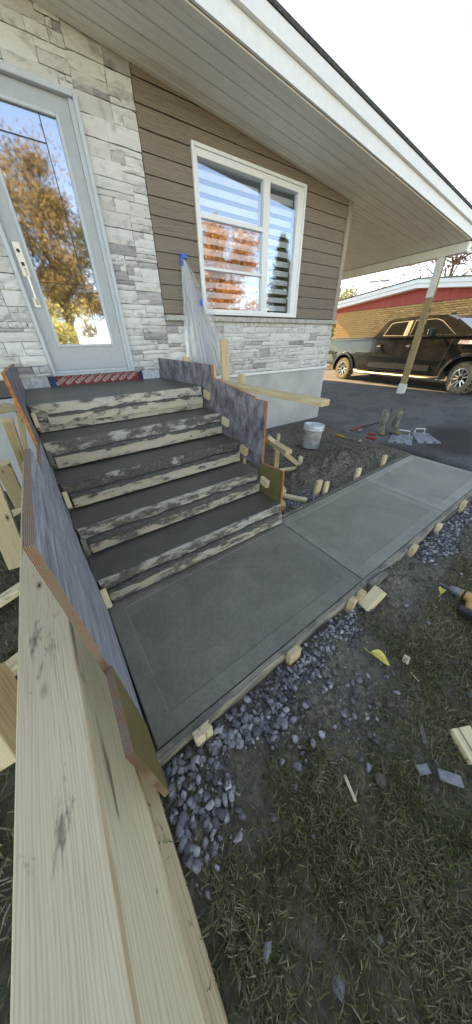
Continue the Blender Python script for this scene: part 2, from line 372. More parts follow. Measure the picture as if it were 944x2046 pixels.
k = NM('brick_tan', .85, .15); r = k.rnd(); k.col(k.mix(k.ramp(k.noise(k.co((1, 1, 1)), 9, 5), [(.4, 0), (.7, .5)]), k.ramp(r, [(0, (.50, .27, .115)), (.5, (.64, .38, .17)), (1, (.74, .47, .22))]), (.42, .27, .15))); k.bump(k.noise(k.co(), 60, 3), .4, .003); M['brick'] = k.m
M['brickmortar'] = flat('brick_mortar', (.17, .12, .08), .95, .1)
M['red_siding'] = flat('red_siding', (.46, .085, .075), .6, .3, 0, .08, 4)
M['roofing'] = flat('roof_shingle', (.10, .095, .09), .95, .1, 0, .3, 30)
k = NM('truck_paint', .22, .3); n = k.noise(k.co((1, 1, 1.5)), 2.5, 7, .65, .4)
k.col(k.ramp(n, [(.35, (.010, .009, .008)), (.75, (.020, .017, .013))])); k.rough(k.ramp(n, [(.35, .12), (.7, .28)])); k.b.inputs['Coat Weight'].default_value = .3; M['truck'] = k.m
M['chrome'] = flat('satin_chrome', (.26, .245, .21), .35, .5, .8, .05)
M['rubber'] = flat('tyre_rubber', (.035, .032, .03), .85, .2)
M['mud_rubber'] = flat('tyre_tread_mud', (.30, .235, .16), .9, .1, 0, .4, 22, .8)
M['alloy'] = flat('rim_machined', (.50, .50, .50), .3, .5, .5, .05)
M['headlamp'] = flat('lamp_lens', (.7, .72, .74), .15, .5)
k = NM('pail_plastic', .4, .4); n = k.noise(k.co((3, 3, 3)), 3.2, 7, .7); k.col(k.ramp(n, [(.3, (.33, .36, .33)), (.45, (.62, .66, .68)), (.62, (.76, .79, .83))])); M['pail'] = k.m
M['boot'] = flat('rubber_boot_muddy', (.235, .225, .17), .65, .3, 0, .45, 9, .4)
M['toe'] = flat('boot_toe', (.28, .20, .10), .7, .2, 0, .3, 12)
M['tile'] = flat('kneeboard_concrete_coated', (.28, .30, .33), .7, .3, 0, .3, 12, .4)
M['red_handle'] = flat('red_handle', (.45, .03, .025), .4, .4)
M['yellow'] = flat('yellow_handle', (.75, .42, .03), .45, .4)
M['steel'] = flat('dull_steel', (.28, .28, .28), .45, .5, .7, .2)
M['drill_orange'] = flat('drill_orange', (.58, .30, .10), .5, .4, 0, .2)
M['drill_grey'] = flat('drill_gear_case', (.24, .25, .29), .45, .4, .2, .2)
k = NM('dead_leaf', .6, .3); k.col(k.ramp(k.noise(k.co(), 30, 5), [(.3, (.45, .30, .06)), (.6, (.72, .62, .16))])); M['leaf_yellow'] = k.m
M['post'] = wood('carport_post', (.50, .37, .21), (.36, .26, .14), False, .2, 1, (.2, .19, .15))
M['bark'] = flat('tree_bark', (.13, .10, .075), .9, .1, 0, .4, 12, 1.0)
M['paper'] = flat('paper', (.82, .84, .84), .8, .1, 0, .02)
def leafmat(name, stops):
    k = NM(name, .7, .2); k.col(k.ramp(k.attr('tint'), stops)); return k.m
M['lf_orange'] = leafmat('leaves_orange', [(0, (.30, .10, .03)), (.5, (.60, .22, .06)), (1, (.75, .42, .16))])
M['lf_green'] = leafmat('leaves_green', [(0, (.03, .05, .015)), (.5, (.09, .115, .03)), (1, (.25, .24, .06))])
M['lf_gold'] = leafmat('leaves_gold', [(0, (.18, .16, .04)), (.5, (.42, .36, .09)), (1, (.62, .55, .18))])
M['lf_brown'] = leafmat('leaves_brown', [(0, (.08, .065, .03)), (.5, (.27, .18, .08)), (1, (.42, .30, .14))])
M['lf_gold2'] = leafmat('leaves_pale_gold', [(0, (.42, .38, .12)), (.5, (.62, .56, .22)), (1, (.78, .72, .36))])
M['lf_dark'] = leafmat('needles_dark', [(0, (.015, .025, .012)), (.5, (.04, .055, .022)), (1, (.10, .11, .04))])
M['lf_red'] = leafmat('leaves_red', [(0, (.12, .03, .03)), (.5, (.28, .08, .05)), (1, (.42, .18, .10))])
def fac_attr(me, name, arr, dom='POINT'):
    a = me.attributes.new(name, 'FLOAT', dom); a.data.foreach_set('value', np.asarray(arr, np.float32))
k = NM('spilled_concrete', .7, .25); n = k.noise(k.co((9, 30, 30)), 3, 7, .75); k.col(k.ramp(n, [(.3, (.06, .058, .052)), (.55, (.125, .12, .108)), (.66, (.30, .29, .26))])); k.bump(n, 1.0, .01); k.bump(k.noise(k.co(), 90, 4), .8, .005); M['spill'] = k.m
M['wood_edge'] = wood('edge_form_stained', (.40, .355, .285), (.27, .23, .18), True, .42, 1.2, (.16, .155, .14))
def darkglass(name, c, r=.05):
    k = NM(name, r, .6); k.col(c); k.b.inputs['Coat Weight'].default_value = .5; return k.m
M['truckglass_solid'] = darkglass('tinted_glass_dark', (.010, .010, .009)); M['windshield_solid'] = darkglass('windshield_dark', (.03, .035, .04), .03)
M['windshield_solid'].node_tree.nodes['Principled BSDF'].inputs['Metallic'].default_value = 0
M['stone_chip'] = flat('stone_flake', (.24, .245, .26), .7, .3, 0, .3, 20, .5)
M['clod'] = flat('soil_clod', (.14, .125, .10), .95, .1, 0, .4, 20, .6)
# ================================================================ terrain
def sstep(a, b, x):
    t = max(0.0, min(1.0, (x - a) / (b - a))); return t * t * (3 - 2 * t)
def yf(x): return .475 + .024 * x            # front edge of the walkway
def yb(x): return 1.35 + .028 * x            # back edge
def asph_x(y): return 4.13 + .13 * min(max(y, -2), 4)    # where the driveway begins
def drive_z(x): return -.06 + .26 * sstep(4.6, 8.2, x)
def dirt_z(x, y):
    z = -.075
    z += .13 * math.exp(-((x - 3.0) / .62) ** 2 - ((y - 1.98) / .28) ** 2)
    z += .08 * math.exp(-((x - 3.75) / .35) ** 2 - ((y - 1.8) / .16) ** 2)
    z += .05 * math.exp(-((x - 2.3) / .3) ** 2 - ((y - 1.9) / .25) ** 2)
    z += .062 * math.exp(-((x - 1.63) / .16) ** 2 - ((y - .42) / .09) ** 2)
    z += .05 * math.exp(-((x - .86) / .12) ** 2 - ((y - .38) / .07) ** 2)
    return z
def ground_z(x, y):
    s = sstep(asph_x(y) - .12, asph_x(y) + .02, x)
    return dirt_z(x, y) * (1 - s) + (drive_z(x) - .012) * s
def grassiness(x, y):
    n = noise.noise(Vector((x * 1.7, y * 1.7, 3))) * .5 + noise.noise(Vector((x * 5, y * 5, 8))) * .4
    if x < -.15: return max(0, min(1, .85 + n))                                  # lawn left of the steps
    if y < yf(x) and x < asph_x(y):
        d = yf(x) - y; base = sstep(.18, .55, d) * .95
        base -= .5 * math.exp(-((x - .75) / .22) ** 2 - ((y - .0) / .22) ** 2)    # bare patch
        return max(0, min(1, base + n * .9 - .05))
    if x < asph_x(y):
        base = .55 * math.exp(-((x - 3.45) / .35) ** 2 - ((y - 2.35) / .22) ** 2) + .5 * math.exp(-((x - 2.2) / .4) ** 2 - ((y - 2.35) / .2) ** 2)
        return max(0, min(1, base + n * .4))
    return 0
def bumps(x, y):
    if x > asph_x(y): return 0
    v = Vector((x, y, 0)); amp = .012; 
    m = math.exp(-((x - 3.0) / 1.0) ** 2 - ((y - 1.9) / .42) ** 2)
    r = abs(noise.noise(v * 7)) * .10 * m + abs(noise.noise(v * 16 + Vector((3, 1, 2)))) * .07 * m
    clod = max(0, noise.noise(v * 24 + Vector((9, 9, 0))) - .08) * .05 + abs(noise.noise(v * 45)) * .008
    near = .5 + .5 * sstep(.9, .3, abs(y - yf(x)))
    return noise.noise(v * 4) * amp + noise.noise(v * 13) * .008 + r + clod * near
def grid_patch(xs, ys, zf, name, mat, attrs=(), kind='structure'):
    nx, ny = len(xs), len(ys); V = np.empty((nx * ny, 3), np.float32); A = [np.zeros(nx * ny, np.float32) for _ in attrs]
    i = 0
    for y in ys:
        for x in xs:
            V[i] = (x, y, zf(x, y))
            for a, (_, f) in zip(A, attrs): a[i] = f(x, y)
            i += 1
    I = np.arange(nx * ny).reshape(ny, nx); Q = np.stack([I[:-1, :-1], I[:-1, 1:], I[1:, 1:], I[1:, :-1]], -1).reshape(-1, 4)
    me = fast_mesh(name, V, Q, mat, True)
    for a, (n, _) in zip(A, attrs): fac_attr(me, n, a)
    o = bpy.data.objects.new(name, me); put(o); tag(o, kind=kind); return o
def lin(a, b, s): return list(np.linspace(a, b, max(2, int(round((b - a) / s)) + 1)))
def under(x, y):                                   # inside walkway / stairs footprint
    return (-.05 < x < 4.0 and yf(x) + .03 < y < yb(x) - .03) or (-.1 < x < 1.38 and 1.3 < y < 3.9) 
xs = [-200, -80, -30, -14, -8, -5, -3.6, -2.6] + lin(-2.0, 4.9, .02) + [5.6, 6.4, 7.2, 8, 9, 10, 12, 16, 24, 50, 100, 200]
ys = [-200, -80, -30, -15, -8, -5, -3.5, -2.4] + lin(-1.6, 3.96, .02) + [5, 7, 10, 15, 24, 50, 100, 200]
grid_patch(xs, ys, lambda x, y: ground_z(x, y) + (0 if under(x, y) else (bumps(x, y) if -2.1 < x < 5 and -1.7 < y < 4 else 0)) - (.15 if under(x, y) else 0), 'ground', M['soil'], [('grass', grassiness)])
# driveway sheet
def wet(x, y):
    n = noise.noise(Vector((x * 1.1, y * 1.1, 5))) * .35 + noise.noise(Vector((x * 4, y * 4, 5))) * .15
    return .85 * max(0, min(1, 1.5 - 1.6 * math.hypot((x - 5.4) / 1.15, (y - 1.5) / .85) + n * 2)) + .8 * sstep(.35, .0, x - asph_x(y)) * max(0, min(1, .6 + n * 2)) * (1 if y < 2.2 else 0)
def drive_patch():
    ys_ = [-40, -20, -10, -6, -4, -3] + lin(-2, 5, .08) + [6, 7, 8, 9, 10, 12, 16, 22]; us = [0, .03] + lin(.08, 4.5, .08) + [5, 5.5, 6, 6.5, 7.4]
    V = []; W = []
    for y in ys_:
        x0 = asph_x(y) + .03 * noise.noise(Vector((0, y * 3, 0)))
        for u in us: x = x0 + u; V.append((x, y, drive_z(x) + .004 + .004 * noise.noise(Vector((x * 2, y * 2, 0))) - (.02 if u == 0 else 0))); W.append(wet(x, y))
    nx = len(us); I = np.arange(len(V)).reshape(-1, nx); Q = np.stack([I[:-1, :-1], I[:-1, 1:], I[1:, 1:], I[1:, :-1]], -1).reshape(-1, 4)
    me = fast_mesh('driveway', V, Q, M['asphalt'], True); fac_attr(me, 'wet', W); o = bpy.data.objects.new('driveway', me); put(o); tag(o, kind='structure')
drive_patch()
# ================================================================ walkway of three slabs
way = bpy.data.objects.new('walkway', None); put(way); tag(way, kind='structure')
js = [-.112, 1.405, 2.805, 4.075]
for i in range(3):
    a, b = js[i] + .004, js[i + 1] - .004
    sk = .012
    P = [(a, yf(a)), (b, yf(b)), (b + sk, yb(b)), (a + (sk if i else -.02), yb(a))]
    c = sum((Vector((*p, 0)) for p in P), Vector()) / 4
    mb = MB(); ring = []
    def ins(d, z):
        out = []
        for q in range(4):
            p = Vector(P[q]); pn = Vector(P[(q + 1) % 4]) - p; pp = Vector(P[q - 1]) - p
            out.append((p.x + pn.normalized().x * d + pp.normalized().x * d - c.x, p.y + pn.normalized().y * d + pp.normalized().y * d - c.y, z))
        return out
    V = ins(0, -.10) + ins(0, -.004) + ins(.005, 0) + ins(.088, 0) + ins(.094, -.003)
    F = []; fm = []
    for l in range(4):
        for q in range(4): F.append((l * 4 + q, l * 4 + (q + 1) % 4, l * 4 + 4 + (q + 1) % 4, l * 4 + 4 + q)); fm.append(0)
    F.append((16, 17, 18, 19)); fm.append(1)
    o = mobj('slab', V, F, [M['conc_smooth' + ('', '2', '3')[i]], M['conc_swirl' + ('', '2', '3')[i]]], way, Matrix.Translation((c.x, c.y, 0)), fm)  # slabs pale with distance, sky sheen put into their base colours
jt = MB(); jt.b2((-.1, .49, -.1), (4.05, 1.38, -.012)); jt.build('joint_bed', M['mortar'], way)
# ================================================================ concrete steps
def lx(y): return -.115 - .019 * (y - .47)        # left inner face (the side form is a little askew)
XR = 1.414
NOSE = [(1.395, .187, 0), (1.722, .395, 0), (2.045, .60, 0), (2.36, .812, 0), (2.70, 1.03, 0)]
st = empty('concrete_steps', (.65, 2.6, -.05), 'freshly poured grey concrete entrance steps still inside wooden forms below the grey door', 'steps')
ends = [n[0] for n in NOSE[1:]] + [3.92]
for i, (y0, z, _) in enumerate(NOSE):
    y1 = ends[i]; zb = NOSE[i - 1][1] - .06 if i else -.05
    mb = MB(); yy = y1 + (.02 if i < 4 else -.003)
    V = [(lx(y0), y0, zb), (XR, y0, zb), (XR, yy, zb), (lx(yy), yy, zb)]; T = [(v[0], v[1], z) for v in V]
    # smooth border strip along the edges, slightly sunk panel
    c = Vector((.65, (y0 + y1) / 2, z)); bd = .075
    I = [(T[0][0] + bd, T[0][1] + bd * .8, z - .002), (T[1][0] - bd, T[1][1] + bd * .8, z - .002), (T[2][0] - bd, T[2][1] - bd * .4, z - .002), (T[3][0] + bd, T[3][1] - bd * .4, z - .002)]
    A = [Vector(v) - c for v in V + T + I]
    F = [(0, 1, 5, 4), (1, 2, 6, 5), (2, 3, 7, 6), (3, 0, 4, 7), (3, 2, 1, 0), (4, 5, 9, 8), (5, 6, 10, 9), (6, 7, 11, 10), (7, 4, 8, 11), (8, 9, 10, 11)]
    mobj('landing' if i == 4 else 'tread', A, F, M['conc_step'], st, Matrix.Translation(c))
# ================================================================ riser forms (one thing per riser)
fm_names = ['form_low', 'form_clean', 'form_mid', 'form_mid', 'form_clean']
desc = ['lowest riser form board resting at the walkway, crusted with grey concrete', 'second riser form from the bottom, cream board with a dark smeared ledge', 'middle riser form board, heavily smeared with concrete along its ledge', 'fourth riser form from the bottom, peeling cream board under the fourth tread', 'top riser form under the landing, cleanest cream board with a bare batten']
mm = [('form_mid', 'form_low2'), ('form_mid', 'form_low2'), ('form_dirty', 'form_low'), ('form_mid', 'form_low'), ('form_clean', 'form_low')]
for i, (y0, z, _) in enumerate(NOSE):
    zb = (NOSE[i - 1][1] if i else 0) + .006; x0 = lx(y0) + .012 + rnd.uniform(0, .01); x1 = XR - .006
    if i == 4: x1 -= .02
    t = empty('riser_form', (.65, y0, zb), desc[i], 'formwork', 'riser forms of the entrance steps')
    def plank(nm, yc, zc, ty, hz, mat, xa, xb, seg=28, lump=.0):
        V = []; F = []; L = xb - xa; prof = [(-ty / 2, -hz / 2), (ty / 2, -hz / 2), (ty / 2, hz / 2 - .002), (ty / 2 - .003, hz / 2), (-ty / 2 + .004, hz / 2), (-ty / 2, hz / 2 - .004)]
        for s_ in range(seg + 1):
            x = -L / 2 + L * s_ / seg
            for (a, b) in prof:
                nz = noise.noise(Vector((x * 9 + i * 7, a * 30, b * 30))) * lump
                V.append((x, a + (-abs(nz) if a < 0 else 0), b + (nz * .8 if b > 0 else 0)))
        n = len(prof)
        for s_ in range(seg):
            for q in range(n): F.append((s_ * n + q, s_ * n + (q + 1) % n, (s_ + 1) * n + (q + 1) % n, (s_ + 1) * n + q)[::-1])
        F.append(tuple(range(n))); F.append(tuple(seg * n + q for q in range(n))[::-1])
        mobj(nm, V, F, mat, t, Matrix.Translation(((xa + xb) / 2, yc, zc)))
    h = z - zb
    plank('riser_board', y0 - .014, zb + h / 2, .024, h, M[mm[i][0]], x0, x1)
    zl = zb + h * .30 if i < 4 else zb + h * .42
    plank('stiffener', y0 - .046, zl, .038, .089 if i < 4 else .070, M[mm[i][1]], x0 + (.09 if i == 4 else .03), x1 - .012, 36, .006)
    # wet concrete spilled onto the ledge
    V = []; F = []; n = 70; xa = x0 + (.10 if i == 4 else .03); L = x1 - .02 - xa; top = zl + (.0445 if i < 4 else .035)
    for s_ in range(n + 1):
        x = xa + L * s_ / n; q = noise.noise(Vector((x * 3.1, i * 5.5, 0))) * .5 + noise.noise(Vector((x * 14, i * 5.5, 4))) * .35 + .30 + (.15 if i in (1, 2) else 0)
        hh = max(0.0008, q * .022); wd = .036 + max(0, q) * .008
        for a, b in ((0, -.004), (0, hh * 1.5 + .001), (-.5 * wd, hh), (-wd, hh * .45), (-wd - .004, -.004 - max(0, q) * .02)): V.append((x, y0 - .026 + a, top + b))
    for s_ in range(n):
        for q in range(4): F.append((s_ * 5 + q, s_ * 5 + q + 1, (s_ + 1) * 5 + q + 1, (s_ + 1) * 5 + q)[::-1])
    mobj('concrete_spill', V, F, M['spill'], t, smooth=True)
# cleats that hold each riser board against the side forms
for i, (y0, z, _) in enumerate(NOSE):
    zb = (NOSE[i - 1][1] if i else 0)
    where = ['lowest', 'second lowest', 'third', 'fourth', 'topmost'][i]
    zc = zb + .10; yy = y0 - .088
    a = Vector((lx(yy) + .006, yy + .03, zc + .055)); b = a + Vector((0, -.075, -.095))
    o = lumber('wood_cleat', a + Vector((.014, 0, 0)), b + Vector((.014, 0, 0)), .028 if i else .034, .062, M['wood_dirty' if i % 2 else 'wood_pale'], None, (0, .6, .8), .004)
    tag(o, f'{where} wood cleat at the left end of the riser forms', 'wood block', 'cleats at the ends of the riser forms')
    a = Vector((XR - .012, yy - .005, zc + .060)); b = a + Vector((.0, -.10, -.02))
    if i == 0: continue
    o = lumber('wood_cleat', a + Vector((-.012, 0, 0)), b + Vector((-.012, 0, 0)), .036, .075, M['wood_pale' if i % 2 else 'wood_new'], None, (0, 0, 1), .004)
    tag(o, f'{where} wood cleat at the right end of the riser forms, on purple plywood', 'wood block', 'cleats at the ends of the riser forms')
# ================================================================ plywood side forms
def plypanel(name, poly, side, off, face, edge, label=None, parent=None, thick=.019):
    """poly in (y, z); side -1 left / +1 right; local Y = thickness"""
    V = []; F = []; fm = []; n = len(poly)
    c = Vector((0, sum(p[0] for p in poly) / n, sum(p[1] for p in poly) / n))
    ang = -.019 if side < 0 else 0
    # local X = along world y, local Y = outward, local Z up
    ox = (lx(c.y) if side < 0 else XR)
    Mx = Matrix(((ang if side < 0 else 0, side, 0, ox + side * off), (1, 0, 0, c.y), (0, 0, 1, c.z), (0, 0, 0, 1)))
    for yy in (0, thick):
        for (y, z) in poly: V.append((y - c.y, yy, z - c.z))
    F.append(tuple(range(n))); fm.append(0); F.append(tuple(n + q for q in reversed(range(n)))); fm.append(0)
    for q in range(n): r = (q + 1) % n; F.append((r, q, n + q, n + r)); fm.append(1)
    if side > 0: F = [f[::-1] for f in F]
    return mobj(name, V, F, [M[face], M[edge]], parent, Mx, fm)
lf = empty('side_form', (-.2, 2.2, -.05), 'left plywood side form of the steps with scratched grey face and orange laminated edges', 'formwork')
plypanel('plywood_panel', [(2.16, .55), (3.92, .55), (3.92, 1.275), (2.16, 1.29)], -1, .001, 'ply_purple', 'ply_edge_orange', parent=lf)
plypanel('plywood_panel', [(1.425, .0), (2.62, .0), (2.62, .80), (2.15, .86), (1.425, .895)], -1, .0015, 'ply_blue', 'ply_edge', parent=lf)
plypanel('plywood_panel', [(.585, -.05), (1.42, -.05), (1.42, .90), (1.36, 1.05), (.573, 1.063)], -1, .001, 'ply_blue', 'ply_edge', parent=lf, thick=.021)
p = plypanel('plywood_panel', [(.335, -.03), (.582, -.03), (.582, .53), (.315, .56)], -1, .001, 'ply_olive', 'ply_edge', parent=lf, thick=.021)
p['label'] = 'short olive plywood piece at the front end'
rf_ = empty('side_form', (1.43, 2.6, -.05), 'right plywood side form of the steps, mottled purple panels stepping down to an olive piece', 'formwork')
plypanel('plywood_panel', [(2.46, .4), (3.92, .75), (3.92, 1.265), (2.46, 1.235)], 1, .001, 'ply_purple', 'ply_edge_orange', parent=rf_)
plypanel('plywood_panel', [(1.66, .45), (2.455, .45), (2.455, 1.12), (1.80, 1.03), (1.785, 1.015), (1.635, 1.012)], 1, .002, 'ply_purple', 'ply_edge_orange', parent=rf_)
p = plypanel('plywood_panel', [(1.385, -.02), (1.70, -.02), (1.70, .485), (1.385, .50)], 1, .003, 'ply_olive', 'ply_edge_orange', parent=rf_)
p['label'] = 'short olive plywood piece at the lower end'
o = lumber('stud_strip', (1.44, 2.452, 1.24), (1.44, 2.452, 1.05), .018, .012, M['wood_new'], rf_); o = lumber('stud_strip', (1.44, 1.80, 1.06), (1.44, 1.80, .93), .018, .014, M['wood_new'], rf_)
# ================================================================ timber bracing, left side
def timber(p0, p1, wy, hz, mat, label, up=(0, 0, 1), group=None, name='timber', cat='lumber', bev=.003):
    return tag(lumber(name, p0, p1, wy, hz, M[mat], None, up, bev), label, cat, group)
zt = .6
timber((-.257, -1.15, zt - .019), (-.285, 2.75, zt - .019), .148, .038, 'wood_grey', 'wide weathered board lying along the left side form, the one nearest the left edge', name='waler_board')
timber((-.238, -1.15, .19), (-.263, 1.6, .19), .168, .038, 'wood_pale', 'clean pale board lying just below the wide weathered board beside the left form', name='waler_board')
timber((-.222, -1.15, -.052), (-.232, .9, -.052), .155, .038, 'wood_new', 'lowest bare board sticking out from under the olive plywood corner', name='waler_board')
timber((-.300, -1.0, .47), (-.315, 1.3, .47), .038, .20, 'wood_new', 'edge-on board directly under the wide weathered board beside the left form', name='waler_board')
def braced(px0, z0, px1, z1, *a, **kw): return timber(pz(*px0, z0), pz(*px1, z1), *a, **kw)
G = 'braces and stakes left of the steps'
braced((-30, 822), 1.0, (24, 812), 1.0, .17, .05, 'wood_grey', 'grey topped timber end butting the left form near the landing', group=G)
braced((14, 838), .96, (58, 960), .25, .07, .045, 'wood_new', 'long slanted brace under the grey topped timber at the upper left', group=G, up=(0, 1, .2))
braced((34, 800), 1.0, (52, 905), .45, .05, .04, 'wood_new', 'thin upright behind the slanted brace, close to the left form', group=G, up=(0, 1, .2))
braced((-6, 905), .25, (38, 872), .30, .085, .04, 'wood_pale', 'short flat board end left of the slanted brace at the upper left', group=G)
braced((-12, 930), .1, (36, 885), .14, .08, .04, 'wood_new', 'lower flat board end left of the slanted brace at the upper left', group=G)
braced((2, 925), .70, (44, 1010), .18, .10, .05, 'wood_new', 'thick leaning brace halfway down the left edge beside the wide board', group=G, up=(0, 1, .3))
braced((-10, 1045), .02, (52, 1012), .10, .075, .04, 'wood_pale', 'pale cross piece between two leaning braces at the left edge', group=G)
braced((-28, 960), .72, (40, 1130), .12, .12, .06, 'wood_new', 'largest leaning brace at the left edge beside the wide board', group=G, up=(0, 1, .3))
braced((-20, 1215), -.02, (45, 1172), .08, .088, .04, 'wood_pale', 'pale tie board on the lawn below the largest leaning brace', group=G)
braced((-24, 1372), -.01, (48, 1315), .10, .088, .05, 'wood_pale', 'rough split tie board above the big block at the left edge', group=G)
braced((-55, 1365), .42, (38, 1500), .20, .125, .14, 'wood_new', 'big square brace end at the left edge of the picture', group=G, up=(0, 1, .6))
braced((20, 762), .9, (40, 800), .5, .05, .04, 'wood_new', 'stub of an upright behind the left form close to the house wall', group=G, up=(0, 1, .2))
braced((-4, 745), 1.0, (14, 800), .6, .07, .04, 'wood_new', 'upright at the far left edge beside the house stonework', group=G, up=(0, 1, .2))
braced((-20, 860), .35, (22, 930), .02, .07, .04, 'wood_pale', 'short crossing brace low behind the slanted brace at the upper left', group=G, up=(0, 1, .2))
braced((-30, 1000), .30, (12, 1090), .0, .06, .04, 'wood_pale', 'short crossing brace between the two thick leaning braces at the left edge', group=G, up=(0, 1, .2))
braced((-30, 1310), .22, (10, 1392), .02, .06, .04, 'wood_pale', 'short crossing brace above the big square brace end at the left edge', group=G, up=(0, 1, .2))
# right side
timber((1.492, 1.13, 1.063), (1.492, 2.62, 1.075), .086, .040, 'wood_new', 'long yellow timber sticking out past the purple plywood over the dirt', name='waler_board')
GR = 'stakes and braces right of the steps'
def stake(base, top, w_, t_, mat, label, group, up=(0, 1, 0)):
    return timber(base, top, w_, t_, mat, label, up, group, 'wood_stake', 'stake', .004)
stake((1.56, 2.45, .2), (1.56, 2.45, 1.44), .08, .036, 'wood_new', 'tall knotty upright stake in front of the plastic sheet', GR)
stake((1.47, 3.15, .3), (1.47, 3.15, 1.29), .07, .036, 'wood_new', 'short stake end peeking over the plywood left of the plastic sheet', GR)
stake((1.57, 2.18, .2), (1.57, 2.18, 1.16), .036, .085, 'wood_new', 'stake end showing behind the long yellow timber', GR)
a = px_(533, 893, 1.46); 
b1 = pz(573, 895, .45)
timber(pz(536, 878, .50), pz(578, 904, .47), .085, .045, 'wood_new', 'horizontal arm of the brace beside the right form', group=GR)
timber(pz(536, 872, .56), pz(560, 892, .44), .05, .04, 'wood_pale', 'short sloping board beneath the purple plywood edge', group=GR)
stake(pz(551, 938, .0) + Vector((0, 0, 0)), pz(553, 893, .40), .085, .04, 'wood_new', 'broad upright post of the brace beside the right form', GR)
stake(pz(551, 905, -.06), pz(558, 868, .12), .06, .04, 'wood_grey', 'weathered stake behind the brace arm next to the bucket', GR)
timber(pz(566, 902, .42), pz(598, 930, .02), .05, .035, 'wood_new', 'thin diagonal strut dropping from the brace arm to the dirt', group=GR, up=(0, 1, .3))
timber(pz(558, 940, .03), pz(601, 934, .02), .05, .035, 'wood_pale', 'flat foot board between the brace post and the small stake', group=GR)
stake(pz(598, 936, -.04), pz(602, 912, .09), .075, .035, 'wood_grey', 'small stake at the outer foot of the brace', GR)
timber(pz(556, 988, -.03), pz(614, 1000, -.03), .06, .035, 'wood_pale', 'pale tie board lying from the right form to the walkway edge', group=GR)
timber(pz(560, 1004, -.03), pz(566, 1014, -.03), .06, .08, 'wood_new', 'square block at the foot of the olive plywood', group=GR)
timber(pz(562, 972, -.0), pz(568, 982, -.0), .05, .05, 'wood_pale', 'little block end behind the olive plywood', group=GR)
# walkway edge forms
GW = 'edge forms of the walkway'
def edge_board(xa, xb, fy, off, label, zt_=.003, mat='wood_dirty', th=.038):
    V = []; F = []; seg = max(6, int((xb - xa) / .05)); L = xb - xa
    prof = [(-th / 2, -.085), (th / 2, -.085), (th / 2, -.002), (th / 2 - .004, 0), (-th / 2 + .008, 0), (-th / 2, -.008)]
    c = Vector(((xa + xb) / 2, fy((xa + xb) / 2) + off, zt_)); sl = fy(1) - fy(0)
    for s_ in range(seg + 1):
        x = -L / 2 + L * s_ / seg
        for a, b in prof:
            nz = noise.noise(Vector(((x + c.x) * 5, a * 20, off * 50)))
            V.append((x, a + nz * .007 * (1 if a * off > 0 else 0), b + nz * .005))
    n = len(prof)
    for s_ in range(seg):
        for q in range(n): F.append((s_ * n + q, s_ * n + (q + 1) % n, (s_ + 1) * n + (q + 1) % n, (s_ + 1) * n + q)[::-1])
    F.append(tuple(range(n))); F.append(tuple(seg * n + q for q in range(n))[::-1])
    o = mobj('edge_form', V, F, M[mat], None, Matrix.Translation(c) @ Matrix.Rotation(math.atan(sl), 4, 'Z')); return tag(o, label, 'formwork', GW)
edge_board(-.125, 1.33, yf, -.025, 'stained edge form along the front of the nearest walkway slab', mat='wood_edge')
edge_board(1.26, 2.62, yf, -.024, 'stained edge form along the front of the middle walkway slab', mat='wood_edge')
edge_board(2.62, 4.2, yf, -.024, 'stained edge form along the front of the farthest walkway slab', mat='wood_edge')
edge_board(1.47, 2.9, yb, .026, 'concrete-caked edge form along the back of the middle walkway slab', th=.032)
edge_board(2.905, 4.1, yb, .026, 'concrete-caked edge form along the back of the farthest walkway slab', th=.032)
timber(pz(738, 1172, -.0), pz(770, 1148, -.01), .035, .05, 'wood_edge', 'short spliced form piece beside the slab joint, half buried in dirt', group=GW)
SG = 'stakes along the front of the walkway'
def fstake(px, py, s, h, lab, mat='wood_new', lean=(0, 0), w_=.082, t_=.036):
    p = pz(px, py, .0); y = yf(p.x) - .047 - t_ / 2; b = Vector((p.x, y, -.12))
    stake(b, Vector((p.x + lean[0], y + lean[1], h)), t_, w_, mat, lab, SG, (1, 0.02, 0))
fstake(400, 1452, 1, .035, 'front stake nearest the camera, pale top, beside the gravel', 'wood_pale')
fstake(578, 1295, 1, .032, 'front stake with a grey crusted top halfway along the nearest slab', 'wood_new')
fstake(690, 1198, 1, .03, 'left one of the twin stakes by the slab joint', 'wood_new', (.02, -.0), .055)
fstake(711, 1184, 1, .028, 'right one of the twin stakes by the slab joint', 'wood_new', (.02, 0), .055)
fstake(826, 1095, 1, .025, 'front stake just beyond the dirt pile on the middle slab', 'wood_new')
fstake(880, 1052, 1, .022, 'small front stake with a flat top near the end of the middle slab', 'wood_pale', (0, 0), .06)
fstake(925, 1010, 1, .05, 'front stake beside the farthest slab at the right edge', 'wood_new')
stake(pz(728, 1215, -.07), pz(762, 1178, .05), .07, .07, 'wood_pale', 'split double stake leaning far over the dirt by the slab joint', SG, (0, 0, 1))
stake(pz(716, 1195, -.06), pz(728, 1186, .0), .05, .05, 'wood_pale', 'sawn block wedged behind the twin stakes by the slab joint', SG, (0, 0, 1))
SB = 'stakes along the back of the walkway'
def bstake(px, py, tx, ty, lab, w_, mat='wood_new'):
    p = pz(px, py, -.02); q = px_(tx, ty, p.x + .03)
    b = Vector((p.x, p.y, -.15)); stake(b, Vector((q.x, max(q.y, yb(q.x) + .06), max(.05, min(q.z, .14)))), w_, .036, mat, lab, SB, (0, 1, 0))
bstake(630, 986, 641, 952, 'wide leaning stake behind the middle slab, left one of a pair', .085)
bstake(649, 986, 655, 962, 'narrow stake behind the middle slab, right one of a pair', .055, 'wood_pale')
bstake(712, 955, 719, 935, 'single stake behind the joint of the middle and farthest slabs', .075, 'wood_pale')
bstake(765, 930, 771, 909, 'single stake behind the farthest slab near the driveway', .075)
